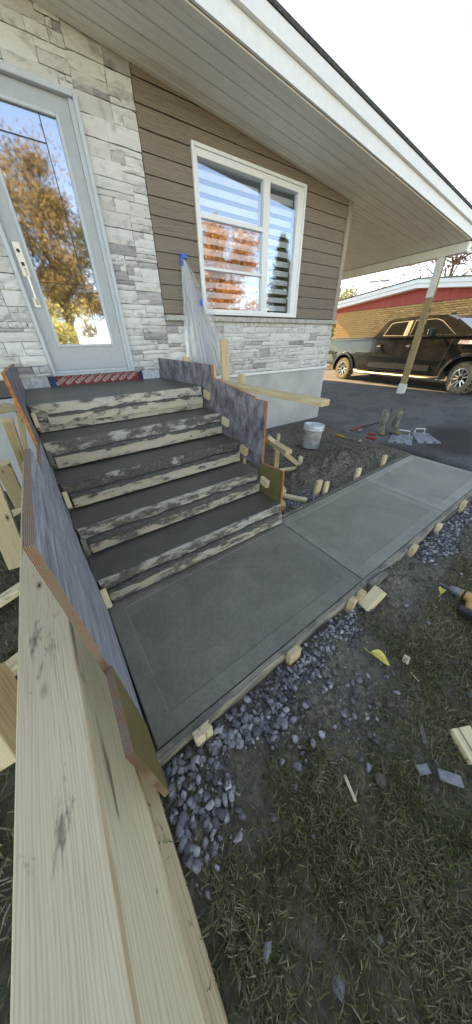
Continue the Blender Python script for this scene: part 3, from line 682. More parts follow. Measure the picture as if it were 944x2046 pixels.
# ================================================================ house
WY = 3.92
def soff_z(x): return 3.0 + .0847 * (7.8 - x)
hs = empty('house', (1.5, WY, -.1), 'house with grey stacked stone, brown plank siding, pale door and white framed window', 'house')
XD0, XD1, ZD0, ZD1 = .137, 1.067, 1.133, 3.23       # door opening
XW0, XW1, ZW0, ZW1 = 2.165, 3.955, 1.752, 3.22      # window opening
bk = MB(); by = WY + .03
def wallrect(x0, x1, z0, z1): bk.b2((x0, by, z0), (x1, by + .18, z1))
wallrect(-6, XD0, .96, 3.40); wallrect(XD0, XD1, .96, ZD0); wallrect(XD0, XD1, ZD1, 3.40); wallrect(XD1, XW0, .96, 3.40)
wallrect(XW0, XW1, .96, ZW0); wallrect(XW0, XW1, ZW1, 3.40); wallrect(XW1, 5.0, .96, 3.30)
bk.prism([(-6, 3.40), (5.0, 3.301), (-.8, 3.9)], by + .002, by + .178)
bk.b2((4.85, by + .18, .96), (5.0, 11, 3.28)); bk.b2((-6, 11, -.1), (5.0, 11.2, 3.3)); bk.b2((-6.2, by, -.1), (-6.0, 11.2, 3.3))
bk.build('backing_wall', M['mortar'], hs)
fd = MB(); fd.b2((-6, WY + .02, -.4), (4.985, WY + .25, .945)); fd.b2((4.8, WY + .25, -.4), (4.985, 11, .945)); fd.build('foundation', M['parge'], hs)
fl = MB(); fl.b2((1.2, WY - .012, .944), (5.005, WY + .03, .985)); fl.build('drip_flashing', M['white'], hs)
ft = MB(); ft.b2((1.42, WY - .03, -.3), (5.03, WY + .019, -.045)); ft.build('footing_edge', M['mortar'], hs)
# stacked stones
def stone_obj(x0, x1, z0, z1, proud):
    g = .004; L = x1 - x0 - g; H = z1 - z0 - g; nx = 4 if L > .12 else 2; nz = 2
    V = []; F = []; sd_ = rnd.uniform(0, 99)
    for j in range(nz + 1):
        for i in range(nx + 1):
            e = i in (0, nx) or j in (0, nz)
            x = -L / 2 + L * i / nx; z = -H / 2 + H * j / nz
            d = rnd.uniform(-.004, .004) + (.006 if e else -.002)
            if e: x += rnd.uniform(-.002, .002); z += rnd.uniform(-.0025, .0025)
            V.append((x, d, z))
    for j in range(nz):
        for i in range(nx): q = j * (nx + 1) + i; F.append((q, q + 1, q + nx + 2, q + nx + 1))
    per = [i for i in range(nx + 1)] + [nx + (nx + 1) * j for j in range(1, nz + 1)] + [nz * (nx + 1) + i for i in range(nx - 1, -1, -1)] + [(nx + 1) * j for j in range(nz - 1, 0, -1)]
    b = len(V)
    for p in per: V.append((V[p][0], .034 + proud, V[p][2]))
    for i in range(len(per)): j = (i + 1) % len(per); F.append((per[j], per[i], b + i, b + j))
    mobj('stone', V, F, M['stone'], hs, Matrix.Translation(((x0 + x1) / 2, WY - proud, (z0 + z1) / 2)))
def ashlar(x0, x1, z0, z1):
    z = z0
    while z < z1 - .01:
        H = min(rnd.choice([.085, .10, .115, .125]), z1 - z)
        if z1 - z - H < .05: H = z1 - z
        x = x0
        while x < x1 - .01:
            W = rnd.choice([.16, .22, .30, .38]) ; W = min(W, x1 - x)
            if x1 - x - W < .1: W = x1 - x
            mode = rnd.random()
            def P(): return rnd.uniform(0, .014)
            if mode < .30: stone_obj(x, x + W, z, z + H, P())
            elif mode < .62:
                s = rnd.choice([.36, .5, .62]) * H; stone_obj(x, x + W, z, z + s, P()); stone_obj(x, x + W, z + s, z + H, P())
            elif mode < .8 and W > .2:
                s = rnd.choice([.4, .6]) * H; t_ = rnd.uniform(.35, .65) * W
                stone_obj(x, x + t_, z, z + s, P()); stone_obj(x + t_, x + W, z, z + s, P()); stone_obj(x, x + W, z + s, z + H, P())
            else:
                s = rnd.choice([.4, .6]) * H; t_ = rnd.uniform(.35, .65) * W
                stone_obj(x, x + W, z, z + s, P()); stone_obj(x, x + t_, z + s, z + H, P()); stone_obj(x + t_, x + W, z + s, z + H, P())
            x += W
        z += H
ashlar(-.95, XD0, 1.125, 3.76); ashlar(XD1, 1.60, 1.125, 3.60); ashlar(1.60, 5.0, .99, 1.672)
ashlar(XD0, XD1, ZD1, 3.66)
# wall left of what the camera sees and below the stones
sl = MB(); x = 1.60
for L in (.68, .86, .82, .52, .545):
    mb = MB(); mb.box((0, 0, 0), (L - .006, .095, .058), bev=.006); mb.build('sill_stone', M['sill'], hs, Matrix.Translation((x + L / 2, WY - .012, 1.702))); x += L
# siding boards
z = 1.742; k_ = 0
while z < 3.60:
    z1 = z + .1435
    def board(x0, x1):
        V = [(x0, WY - .012, z + .006), (x1, WY - .012, z + .006), (x1, WY - .004, z1), (x0, WY - .004, z1), (x0, WY + .03, z + .006), (x1, WY + .03, z + .006), (x1, WY + .03, z1), (x0, WY + .03, z1)]
        c = Vector(((x0 + x1) / 2, WY, (z + z1) / 2)); V = [Vector(v) - c for v in V]
        mobj('siding_board', V, [(0, 1, 2, 3), (4, 7, 6, 5), (0, 4, 5, 1), (3, 2, 6, 7), (0, 3, 7, 4), (1, 5, 6, 2)], M['siding'], hs, Matrix.Translation(c))
    if z > ZW1 - .16: 
        if z < ZW1: z1 = z + .1435; board(1.606, XW0 - .004); board(XW1 + .004, 4.93); mobj('siding_board', *(lambda b: (b.V, b.F))(MB().b2((XW0 - .002, WY - .006, ZW1 + .003), (XW1 + .002, WY + .03, z1))), M['siding'], hs)
        else: board(1.606, 4.93)
    else: board(1.606, XW0 - .004); board(XW1 + .004, 4.93)
    z += .1435; k_ += 1
ct = MB(); ct.b2((4.932, WY - .028, 1.738), (5.022, WY + .05, 3.60)); ct.b2((4.99, WY + .05, 1.738), (5.02, WY + .10, 3.30)); ct.build('corner_trim', M['trim_tan'], hs)
# ---------- window
wf = MB(); y0, y1 = WY - .035, WY + .06
def bar(mb, x0, x1, z0, z1, ya=y0, yb_=y1): mb.b2((x0, ya, z0), (x1, yb_, z1), bev=.003)
bar(wf, XW0, XW0 + .03, ZW0, ZW1); bar(wf, XW1 - .03, XW1, ZW0, ZW1); bar(wf, XW0 + .031, XW1 - .031, ZW0, ZW0 + .022); bar(wf, XW0 + .031, XW1 - .031, ZW1 - .03, ZW1)
bar(wf, XW1 - .088, XW1 - .031, ZW0 + .023, ZW1 - .031, y0 + .018)
win = wf.build('window', M['white'], hs)
sash = MB(); f0 = y0 + .012; XM = 3.225
bar(sash, XW0 + .031, XW0 + .062, ZW0 + .024, ZW1 - .032, f0); bar(sash, XM - .036, XM - .002, ZW0 + .024, ZW1 - .032, f0)
bar(sash, XW0 + .063, XM - .037, ZW0 + .024, ZW0 + .064, f0); bar(sash, XW0 + .063, XM - .037, ZW1 - .09, ZW1 - .032, f0)
sash.build('fixed_sash', M['white'], win)
mu = MB(); bar(mu, XW0 + .063, XM - .037, 2.216, 2.246, f0 + .004); mu.build('muntin', M['white'], win)
mu = MB(); bar(mu, XW0 + .063, XM - .037, 2.672, 2.714, f0 + .004); mu.build('muntin', M['white'], win)
cs = MB(); XC = XW1 - .09
bar(cs, XM + .0, XM + .072, ZW0 + .024, ZW1 - .032, f0 + .003); bar(cs, XC - .05, XC, ZW0 + .024, ZW1 - .032, f0 + .003)
bar(cs, XM + .073, XC - .051, ZW0 + .024, ZW0 + .055, f0 + .003); bar(cs, XM + .073, XC - .051, ZW1 - .09, ZW1 - .032, f0 + .003); cs.build('casement_sash', M['white'], win)
for (x0, x1, z0, z1) in ((XW0 + .063, XM - .037, ZW0 + .065, 2.215), (XW0 + .063, XM - .037, 2.247, 2.671), (XW0 + .063, XM - .037, 2.715, ZW1 - .091), (XM + .073, XC - .051, ZW0 + .056, ZW1 - .091)):
    gp = MB(); gp.b2((x0 - .002, WY + .012, z0 - .002), (x1 + .002, WY + .018, z1 + .002)); gp.build('pane', M['glass'], win)
zb_ = ZW0 + .09
while zb_ < ZW1:
    for (x0, x1) in ((XW0 + .05, XM - .03), (XM + .06, XC - .03)):
        mb = MB(); mb.b2((x0, WY + .105, zb_), (x1, WY + .109, zb_ + .062)); mb.build('blind_slat', M['blind'], win)
    zb_ += .108
mb = MB(); mb.b2((2.90, WY + .085, 1.82), (3.10, WY + .088, 2.02)); nt = mb.build('notice_paper', M['paper'], win)
tl_ = MB()
for q in range(9):
    L = rnd.uniform(.07, .15); tl_.b2((2.92, WY + .081, 1.995 - q * .019), (2.92 + L, WY + .0845, 1.995 - q * .019 + .005))
tl_.build('notice_print', M['letter_black'], win)
# ---------- door
df = MB(); y0 = WY - .05
df.b2((XD0, y0, ZD0), (XD0 + .036, WY + .08, ZD1), bev=.004); df.b2((XD1 - .036, y0, ZD0), (XD1, WY + .08, ZD1), bev=.004); df.b2((XD0 + .037, y0, ZD1 - .04), (XD1 - .037, WY + .08, ZD1), bev=.004)
df.b2((XD0 + .037, y0 + .004, ZD0), (XD1 - .037, WY + .08, ZD0 + .022), bev=.003)
df.b2((XD1 - .075, y0 + .03, ZD0 + .023), (XD1 - .037, WY + .08, ZD1 - .041)); df.b2((XD0 + .037, WY + .0, ZD0 + .023), (XD1 - .076, WY + .08, ZD0 + .05), bev=.004)
door = df.build('door', M['doorframe'], hs)
lf2 = MB(); dx0, dx1, dz0, dz1 = XD0 + .038, XD1 - .077, ZD0 + .052, ZD1 - .042; gx0, gx1, gz0, gz1 = .318, .862, 1.44, 3.06
yy0, yy1 = WY - .002, WY + .045
lf2.b2((dx0, yy0, dz0), (gx0 - .03, yy1, dz1)); lf2.b2((gx1 + .03, yy0, dz0), (dx1, yy1, dz1)); lf2.b2((gx0 - .0298, yy0, dz0), (gx1 + .0298, yy1, gz0 - .03)); lf2.b2((gx0 - .0298, yy0, gz1 + .03), (gx1 + .0298, yy1, dz1)); lf2.build('door_leaf', M['doorpaint'], door)
gf = MB()
for (a, b) in (((gx0 - .030, gz0 - .03), (gx0 - .002, gz1 + .03)), ((gx1 + .002, gz0 - .03), (gx1 + .030, gz1 + .03))): gf.b2((a[0], yy0 - .012, a[1]), (b[0], yy1, b[1]), bev=.006)
gf.b2((gx0 - .0018, yy0 - .011, gz0 - .03), (gx1 + .0018, yy1, gz0 - .002), bev=.006); gf.b2((gx0 - .0018, yy0 - .011, gz1 + .002), (gx1 + .0018, yy1, gz1 + .03), bev=.006); gf.build('glass_moulding', M['doorframe'], door)
gp = MB(); gp.b2((gx0 - .004, yy0 + .012, gz0 - .004), (gx1 + .004, yy0 + .018, gz1 + .004)); gp.build('pane', M['doorglass'], door)
cm = MB(); cm.b2((gx1 - .13, yy0 + .008, gz0), (gx1 - .124, yy0 + .0118, gz1)); cm.b2((gx0, yy0 + .008, 1.96), (gx1 - .131, yy0 + .0117, 1.966)); cm.b2((gx1 - .123, yy0 + .008, 1.90), (gx1, yy0 + .0117, 1.906)); cm.b2((gx0, yy0 + .008, 2.9), (gx1 - .131, yy0 + .0117, 2.906)); cm.build('glass_came', M['black'], door)
hd = MB(); hx = .232
hd.b2((hx - .032, yy0 - .012, 1.99), (hx + .032, yy0 - .001, 2.235), bev=.003); hd.b2((hx - .028, yy0 - .012, 1.755), (hx + .028, yy0 - .001, 1.835), bev=.003)
hd.tube([(hx + .004, yy0 - .01, 2.05), (hx + .004, yy0 - .05, 2.035), (hx + .004, yy0 - .055, 1.99), (hx + .004, yy0 - .052, 1.82), (hx + .004, yy0 - .045, 1.79), (hx + .004, yy0 - .01, 1.785)], .0095, 8); hd.build('handle', M['nickel'], door)
kh = MB(); kh.lathe([(0, 0), (.014, 0), (.014, .006), (0, .006)], 14, (hx, yy0 - .012, 2.175), M=Matrix.Rotation(PI / 2, 3, 'X')); kh.b2((hx - .012, yy0 - .03, 2.07), (hx + .012, yy0 - .0125, 2.095), bev=.002); kh.build('keyhole_and_latch', M['black'], door)
# interior seen through the glass
it = MB(); it.b2((-.5, 6.2, .9), (4.6, 6.3, 3.5)); it.b2((-.5, WY + .22, .9), (4.6, 6.2, 1.0)); it.build('interior_wall', M['inside'], hs)
# membrane under the door
mbn = empty('wall_membrane', (.6, WY, 1.03), 'red printed waterproofing strip between the door sill and the landing', 'membrane')
ymm = WY - .012
q = MB(); q.b2((XD0 + .0, ymm, .96), (XD1 + .04, ymm + .01, 1.131)); q.build('red_strip', M['red_wrap'], mbn)
q = MB(); q.b2((XD0 - .06, ymm - .003, .96), (XD0 + .02, ymm + .008, 1.135)); q.build('navy_strip', M['blue_wrap'], mbn)
q = MB(); q.b2((XD1 + .041, ymm - .003, .96), (XD1 + .095, ymm + .008, 1.122)); q.build('navy_strip', M['blue_wrap'], mbn)
tv, tf = text_vf('RESISTO', .052)
Rt = Matrix.Rotation(PI / 2, 3, 'X') @ Matrix.Rotation(math.radians(31), 3, 'Z')
tme = meshdata('lettering', [Rt @ v for v in tv], tf, M['letter_white'])
for i in range(9): put(bpy.data.objects.new('lettering', tme), mbn, Matrix.Translation((XD0 + .09 + i * .102, ymm - .002, 1.094)))
def wrapsheet(x0, x1, label):
    V = []; F = []; n = 16
    for j in range(4):
        for i in range(n + 1):
            x = x0 + (x1 - x0) * i / n; zz = .97 + (1.128 - .97) * j / 3
            V.append((x, ymm - .008 + .008 * noise.noise(Vector((x * 30, j * 2, 0))), zz))
    for j in range(3):
        for i in range(n): q_ = j * (n + 1) + i; F.append((q_, q_ + 1, q_ + n + 2, q_ + n + 1))
    tag(mobj('house_wrap', V, F, M['white_wrap']), label, 'house wrap')
wrapsheet(-.19, XD0 - .062, 'white house wrap left of the red strip under the stonework'); wrapsheet(XD1 + .097, 1.40, 'crumpled white house wrap right of the red strip beside the purple plywood')
# ---------- carport / roof
FY = 3.15
n_ = 0; y = FY + .02
SS = math.atan(.0847)
def soff(y, x0, x1, w_):
    zc = (soff_z(x0) + soff_z(x1)) / 2; L = math.hypot(x1 - x0, soff_z(x0) - soff_z(x1))
    V = []; F = []
    prof = [(-w_ / 2, .012), (-w_ / 2, 0), (-w_ * .12, 0), (-w_ * .08, .006), (w_ * .0, .006), (w_ * .04, 0), (w_ / 2 - .012, 0), (w_ / 2 - .010, .012)]
    for x in (-L / 2, L / 2):
        for a, b in prof: V.append((x, a, b))
    n = len(prof)
    for q in range(n): r_ = (q + 1) % n; F.append((q, r_, n + r_, n + q)[::-1])
    mobj('soffit_slat', V, F, M['soffit'], hs, Matrix.Translation(((x0 + x1) / 2, y, zc)) @ Matrix.Rotation(SS, 4, 'Y'))
while y < 10.6:
    if y < WY - .12: soff(y + .075, -2.6, 7.83, .150)
    else: soff(y + .075, 5.024, 7.83, .150)
    y += .150
# soffit backing sheet, fascia, roof
def slab(name, x0, x1, ya, yb_, dz0, dz1, mat):
    V = [(x, yy, soff_z(x) + d) for d in (dz0, dz1) for yy in (ya, yb_) for x in (x0, x1)]
    return mobj(name, V, [(0, 2, 3, 1), (4, 5, 7, 6), (0, 1, 5, 4), (2, 6, 7, 3), (0, 4, 6, 2), (1, 3, 7, 5)], mat, hs)
slab('soffit_backing', -2.6, 8.12, FY + .012, 10.8, .02, .06, M['mortar'])
slab('fascia_board', -2.6, 8.25, FY - .012, FY + .01, .01, .14, M['white_metal'])
slab('fascia_board', -2.6, 8.29, FY - .05, FY + .011, .143, .25, M['white_metal'])
slab('roof', -2.6, 8.32, FY - .06, 10.9, .254, .285, M['roofing'])
slab('fascia_board', 8.22, 8.25, FY + .012, 10.8, -.0, .25, M['white_metal'])
# the other side of the gable, beyond the left edge of the picture
V = [(x, yy, soff_z(-2.6) + d - (0 if x > -3 else .40)) for d in (-.05, .23) for yy in (FY - .05, 10.9) for x in (-2.602, -7.2)]
mobj('roof', V, [(0, 2, 3, 1), (4, 5, 7, 6), (0, 1, 5, 4), (2, 6, 7, 3), (0, 4, 6, 2), (1, 3, 7, 5)], M['roofing'], hs)
bm_ = MB(); bm_.b2((7.835, FY + .03, 2.84), (8.0, 10.8, 2.99)); bm_.build('beam', M['soffit'], hs)
sv_ = MB(); sv_.lathe([(0, -.004), (.05, -.006), (.06, 0), (.06, .01)], 20, (6.9, 5.0, soff_z(6.9))); sv_.build('soffit_light', M['white'], hs)
# post
gz = drive_z(7.9)
pm = MB(); pm.box((0, 0, 0), (2.84 - gz - .0, .135, .10), bev=.006)
pt = Matrix.Translation((7.90, 3.62, (2.84 + gz) / 2)) @ Matrix.Rotation(-PI / 2, 4, 'Y')
post = pm.build('post', M['post'], hs, pt); post['label'] = 'wooden carport post with black numbers'
fb = MB(); fb.b2((7.835, 3.54, gz - .02), (7.965, 3.548, gz + .22)); fb.b2((7.835, 3.693, gz - .02), (7.965, 3.70, gz + .22)); fb.b2((7.83, 3.55, gz - .02), (7.838, 3.69, gz + .24)); fb.build('post_base', M['white_metal'], post)
sp = MB(); sp.b2((7.838, 3.548, 2.18), (7.848, 3.692, 2.838)); sp.build('post_sleeve', M['white_metal'], post)
for i, ch in enumerate('18122'):
    tv, tf = text_vf(ch, .13); Rn = Matrix.Rotation(PI / 2, 3, 'X')
    mobj('house_number', [Rn @ v for v in tv], tf, M['letter_black'], post, Matrix.Translation((7.90, 3.547, 2.10 - i * .155)))
# ================================================================ plastic sheet
ps = empty('plastic_sheet', (2.0, 3.86, 1.1), 'clear plastic sheet bunched at the top and taped to the brown siding beside the window', 'plastic sheet')
def fan(name, xa, xb, pleats, ph, depth, yc, z0, n=64, m_=22, mat='film2'):
    V = []; F = []; top = Vector((1.915, WY - .03, 2.30))
    for j in range(m_ + 1):
        t_ = j / m_
        for i in range(n + 1):
            u = i / n; s = t_ ** .85
            x = top.x + .02 * (u - .5) + ((xa + (xb - xa) * u) - top.x) * s
            y = WY - .035 - (depth * s * (.5 + .5 * math.sin(u * pleats * 2 * PI + ph + t_ * 1.2)) + .02 * s * noise.noise(Vector((u * 9, t_ * 4, ph))) + .012 * s * noise.noise(Vector((u * 22, t_ * 16, ph)))) - yc * s
            V.append((x, y, top.z + (z0 - top.z) * t_ + .02 * noise.noise(Vector((u * 6, t_ * 2, ph)))))
    for j in range(m_):
        for i in range(n): q = j * (n + 1) + i; F.append((q, q + 1, q + n + 2, q + n + 1))
    mobj(name, V, F, M[mat], ps, smooth=True)
fan('film', 1.80, 2.66, 3, 0, .05, .01, 1.25, mat='film'); fan('film', 1.90, 2.46, 7, 1, .07, .03, 1.0); fan('film', 1.99, 2.28, 5, 2, .07, .09, 1.02); fan('film', 1.80, 2.15, 4, 2.4, .04, .02, 1.08)
tp = MB(); tp.b2((1.90, WY - .052, 2.285), (1.975, WY - .014, 2.325)); tp.b2((1.895, WY - .05, 2.21), (1.925, WY - .03, 2.29), bev=.008); tp.b2((2.065, WY - .13, 1.83), (2.10, WY - .12, 1.90)); tp.build('blue_tape', M['tape'], ps)
# ================================================================ neighbour house
NX = 12.5; nh = empty('neighbour_house', (NX, 6.3, .1), 'tan brick house with red upper siding and white sloping fascia behind the black truck', 'house')
nw = MB(); nw.b2((NX + .05, -8, -.1), (NX + 7, 9.62, 2.3)); nw.build('backing_wall', M['brickmortar'], nh)
BH = .0655; BL = .2; ztop = 2.49
bricks = []
z = ztop - BH * 36; row = 0
while z < ztop - .01:
    y = 9.60 - (.1 if row % 2 else 0)
    if row % 2: bricks.append((9.60, 9.51, z))
    while y > -3: bricks.append((y, y - BL + .011, z)); y -= BL
    z += BH; row += 1
inview = sorted([b for b in bricks if 4.3 < b[0] < 9.7 and b[2] > 1.35], key=lambda b: b[0])
ones = inview[:300]; oneset = set(ones)
V, F = boxvf((.06, BL - .011, BH - .011), .004); bme = meshdata('brick', V, F, M['brick'])
for b in ones:
    o = bpy.data.objects.new('brick', bme); put(o, nh, Matrix.Translation((NX + .022 + rnd.uniform(-.003, .003), (b[0] + b[1]) / 2, b[2] + BH / 2)))
rest = MB()
for b in bricks:
    if b not in oneset: rest.box((NX + .022, (b[0] + b[1]) / 2, b[2] + BH / 2), (.06, b[0] - b[1], BH - .011))
o = rest.build('brick_rows', M['brick'], nh); o['kind'] = 'stuff'
def rake(y): return 2.93 - .088 * abs(y - 6.15) if y > 6.15 else 2.93 - .105 * (6.15 - y)
y = 9.6
while y > -3:
    a = y - .245; h0 = ztop + .01; V = []
    for x in (NX - .01, NX + .03):
        for (yy, zz) in ((y, h0), (a, h0), (a, max(h0 + .02, rake(a) + .05)), (y, max(h0 + .02, rake(y) + .05))): V.append((x, yy, zz))
    mobj('siding_panel', V, [(3, 2, 1, 0), (4, 5, 6, 7), (0, 1, 5, 4), (1, 2, 6, 5), (2, 3, 7, 6), (3, 0, 4, 7)], M['red_siding'], nh); y -= .25
def rfas(d0, d1, x0, x1, mat, nm='fascia_board'):
    ys_ = [10.1, 6.15, -8.4]; V = []
    for x in (x0, x1):
        for d in (d0, d1):
            for yy in ys_: V.append((x, yy, rake(yy) + d))
    F = []
    for i in (0, 1): F += [(i, i + 1, i + 4, i + 3), (i + 6, i + 9, i + 10, i + 7), (i, i + 6, i + 7, i + 1), (i + 3, i + 4, i + 10, i + 9)]
    F += [(0, 3, 9, 6), (2, 8, 11, 5)]
    mobj(nm, V, F, mat, nh)
rfas(.0, .12, NX - .35, NX - .33, M['white_metal']); rfas(.122, .235, NX - .39, NX - .33, M['white_metal']); rfas(.0, .02, NX - .329, NX - .0, M['white']); rfas(.24, .27, NX - .42, NX + 7.5, M['roofing'], 'roof')
gb = MB()
V = []
for x in (NX + .1, NX + 7):
    for yy in (10.0, 6.15, -8): V.append((x, yy, 2.2)); V.append((x, yy, rake(yy) + .2))
mobj('gable_wall', V, [(0, 2, 3, 1), (2, 4, 5, 3), (6, 7, 9, 8), (8, 9, 11, 10), (1, 3, 9, 7), (3, 5, 11, 9)], M['red_siding'], nh)
# ================================================================ pickup truck   local x = towards the nose, y = away from the camera side, z up
TA = Vector((9.41, 6.65, .2)); TB = Vector((8.65, 2.68, .2)); tu = (TB - TA).normalized(); tvv = Vector((-tu.y, tu.x, 0))
TM = Matrix(((tu.x, tvv.x, 0, TA.x), (tu.y, tvv.y, 0, TA.y), (0, 0, 1, .2), (0, 0, 0, 1)))
WB = 4.04; WR = .355
tr = bpy.data.objects.new('pickup_truck', None); put(tr, None, TM); tag(tr, 'dusty black crew cab pickup truck parked beside the tan brick house', 'truck')
def T_(mb, name, mat, parent=None, smooth=False): return mb.build(name, mat, parent or tr, TM, smooth)
def arch(cx, r, z0, n=12): return [(cx + r * math.cos(PI - PI * i / n), z0 + r * math.sin(PI * i / n)) for i in range(n + 1)]
AR = .455; az = WR + .0
def side_prof():
    p = [(-.98, .52), (-.47, .42)] + [(x, z) for x, z in arch(0, AR, az) if z >= .42][0:] + [(.47, .42), (.9, .36), (WB - .52, .36)] + [(x, z) for x, z in arch(WB, AR + .03, az) if z >= .40] + [(WB + .5, .40), (WB + .95, .45), (WB + 1.0, .62), (WB + 1.0, 1.0), (WB + .86, 1.13), (WB - .02, 1.24), (1.10, 1.25), (-.96, 1.27), (-1.0, 1.2)]
    return p
P = side_prof()
body = MB(); n = len(P); ys5 = [(.045, 1.0), (0.0, .0), (1.92, .0), (1.875, 1.0)]
def ring(y, inset): return [Vector((x + (inset * .5 if x < 1 else -inset * .5) * (1 if abs(x - 2) > 2.7 else 0), y, z - (inset if z > 1.1 else 0))) for x, z in P]
# tumblehome side: vertical mid crease
V = []; lay = [(.035, .03), (.0, .0), (1.92, .0), (1.885, .03)]
for y, ins_ in lay:
    for x, z in P: V.append((x, y + (.025 if (z > 1.15 and y < 1) else -.025 if (z > 1.15) else 0), z))
F = []
for l in range(3):
    for q in range(n): r_ = (q + 1) % n; F.append((l * n + r_, l * n + q, (l + 1) * n + q, (l + 1) * n + r_))
F.append(tuple(range(n))); F.append(tuple(3 * n + q for q in reversed(range(n))))
body.add(V, F); bo = T_(body, 'body', M['truck'])
# side skin shaping: shoulder crease and rocker
cr = MB(); cr.prism([(-.93, .80), (-.50, .82), (-.46, .86), (-.93, .90)], -.012, .02); cr.prism([(.50, .80), (3.50, .70), (3.52, .75), (.50, .88)], -.014, .02); T_(cr, 'shoulder_crease', M['truck'])
rk = MB(); rk.prism([(1.12, .46), (3.2, .46), (3.18, .60), (1.14, .60)], -.008, .02); T_(rk, 'rocker_trim', M['black'])
# cab
cab = MB(); CP = [(1.10, 1.24), (1.30, 1.55), (1.46, 1.69), (1.7, 1.725), (2.6, 1.735), (3.1, 1.70), (3.34, 1.62), (4.05, 1.23)]
def cin(z): return .03 + (z - 1.24) * .30
V = [(x, cin(z), z) for x, z in CP] + [(x, 1.92 - cin(z), z) for x, z in CP]; n = len(CP)
F = [tuple(range(n)), tuple(n + q for q in reversed(range(n)))] + [((q + 1) % n, q, n + q, n + (q + 1) % n) for q in range(n)]
cab.add(V, F); T_(cab, 'cab', M['truck'])
def sidepoly(poly, off, th=.012): # panel on the tapered cab side
    mb = MB(); V = [(x, cin(z) - off, z) for x, z in poly] + [(x, cin(z) - off + th, z) for x, z in poly]; n = len(poly)
    mb.add(V, [tuple(range(n)), tuple(n + q for q in reversed(range(n)))] + [((q + 1) % n, q, n + q, n + (q + 1) % n) for q in range(n)]); return mb
T_(sidepoly([(1.43, 1.305), (1.56, 1.60), (1.635, 1.622), (2.235, 1.642), (2.25, 1.285)], .006), 'window_trim', M['chrome'])
T_(sidepoly([(1.46, 1.325), (1.58, 1.59), (1.66, 1.612), (2.10, 1.628), (2.10, 1.305)], .012), 'side_window', M['truckglass_solid'])
T_(sidepoly([(2.315, 1.288), (2.315, 1.643), (2.895, 1.637), (3.068, 1.584), (3.545, 1.282)], .006), 'window_trim', M['chrome'])
T_(sidepoly([(2.33, 1.298), (2.33, 1.633), (2.89, 1.628), (3.06, 1.575), (3.52, 1.292)], .012), 'side_window', M['truckglass_solid'])
wsx = MB(); V = [(3.38, .20, 1.603), (3.38, 1.72, 1.603), (4.03, 1.83, 1.247), (4.03, .09, 1.247)]; V2 = [(x + .008, y, z + .012) for x, y, z in V]
wsx.add(V + V2, [(0, 1, 2, 3), (7, 6, 5, 4), (0, 4, 5, 1), (1, 5, 6, 2), (2, 6, 7, 3), (3, 7, 4, 0)]); T_(wsx, 'windshield', M['windshield_solid'])
# seams, handles, mirror
sm = MB()
for x0, z0, x1, z1 in ((1.08, 1.24, 1.06, .42), (2.235, 1.64, 2.235, .42), (3.55, 1.20, 3.42, .46), (1.10, .42, 2.2, .42)):
    sm = MB(); sm.tube([(x0, -.004 + (.03 if z0 > 1.2 else 0), z0), (x1, -.003, z1)], .005, 4); T_(sm, 'panel_seam', M['black'])
pass
for hx_ in (1.42, 2.42):
    hm = MB(); hm.tube([(hx_ - .08, -.01, 1.03), (hx_ - .06, -.04, 1.035), (hx_ + .06, -.04, 1.035), (hx_ + .08, -.01, 1.03)], .014, 8); hm.lathe([(0, 0), (.07, 0), (.072, .006), (0, .008)], 16, (hx_, -.002, 1.03), M=Matrix.Rotation(PI / 2, 3, 'X')); T_(hm, 'door_handle', M['black'])
mr = MB(); mr.box((3.10, -.20, 1.33), (.10, .24, .20), bev=.03); mr.tube([(3.25, .02, 1.24), (3.16, -.12, 1.25)], .025, 8); mo = T_(mr, 'side_mirror', M['black'])
mg = MB(); mg.b2((3.035, -.29, 1.30), (3.048, -.11, 1.40)); mg.b2((3.04, -.30, 1.36), (3.052, -.12, 1.385)); T_(mg, 'mirror_glass', M['headlamp'], mo)
fz = MB(); fz.box((2.75, .96, 1.77), (.14, .04, .07), bev=.02); T_(fz, 'roof_antenna', M['black'])
br = MB(); br.b2((-.93, .05, 1.268), (1.08, .12, 1.30), bev=.008); br.b2((-.93, 1.80, 1.268), (1.08, 1.87, 1.30), bev=.008); T_(br, 'bed_rail', M['black'])
stp = MB(); stp.tube([(.62, -.02, .33), (.85, -.07, .30), (3.42, -.07, .30), (3.52, -.0, .34)], .038, 8); T_(stp, 'side_step', M['chrome'])
for cx, r_ in ((0, AR), (WB, AR + .03)):
    fm_ = MB(); V = []; F = []; m_ = 14
    for i in range(m_ + 1):
        a = PI - PI * i / m_
        for (rr, yy) in ((r_ - .01, -.006), (r_ - .01, -.035), (r_ + .05, -.028), (r_ + .065, .004)): V.append((cx + rr * math.cos(a), yy, max(.36, az + rr * math.sin(a))))
    for i in range(m_):
        for q in range(3): F.append((i * 4 + q, i * 4 + q + 1, i * 4 + 5 + q, i * 4 + 4 + q))
    fm_.add(V, F); T_(fm_, 'wheel_arch_trim', M['black'])
wl_ = MB(); wl_.b2((-.46, .25, .36), (.46, 1.67, .88)); wl_.b2((WB - .47, .25, .36), (WB + .47, 1.67, .88)); wl_.b2((-.9, .3, .40), (WB + .9, 1.6, .5)); T_(wl_, 'underbody', M['rubber'])
mf = MB(); mf.b2((WB - .50, -.02, .28), (WB - .47, .25, .50)); T_(mf, 'mud_flap', M['chrome']); mf = MB(); mf.b2((-.50, -.02, .28), (-.47, .25, .48)); T_(mf, 'mud_flap', M['chrome'])
tv, tf = text_vf('Z71', .085); mobj('badge', [(v.x * 1.55, 0, v.y) if False else Vector((v.x * 1.6 + v.y * .35, -v.z - .006, v.y)) for v in tv], tf, M['letter_red'], tr, TM @ Matrix.Translation((3.83, .0, 1.12)))
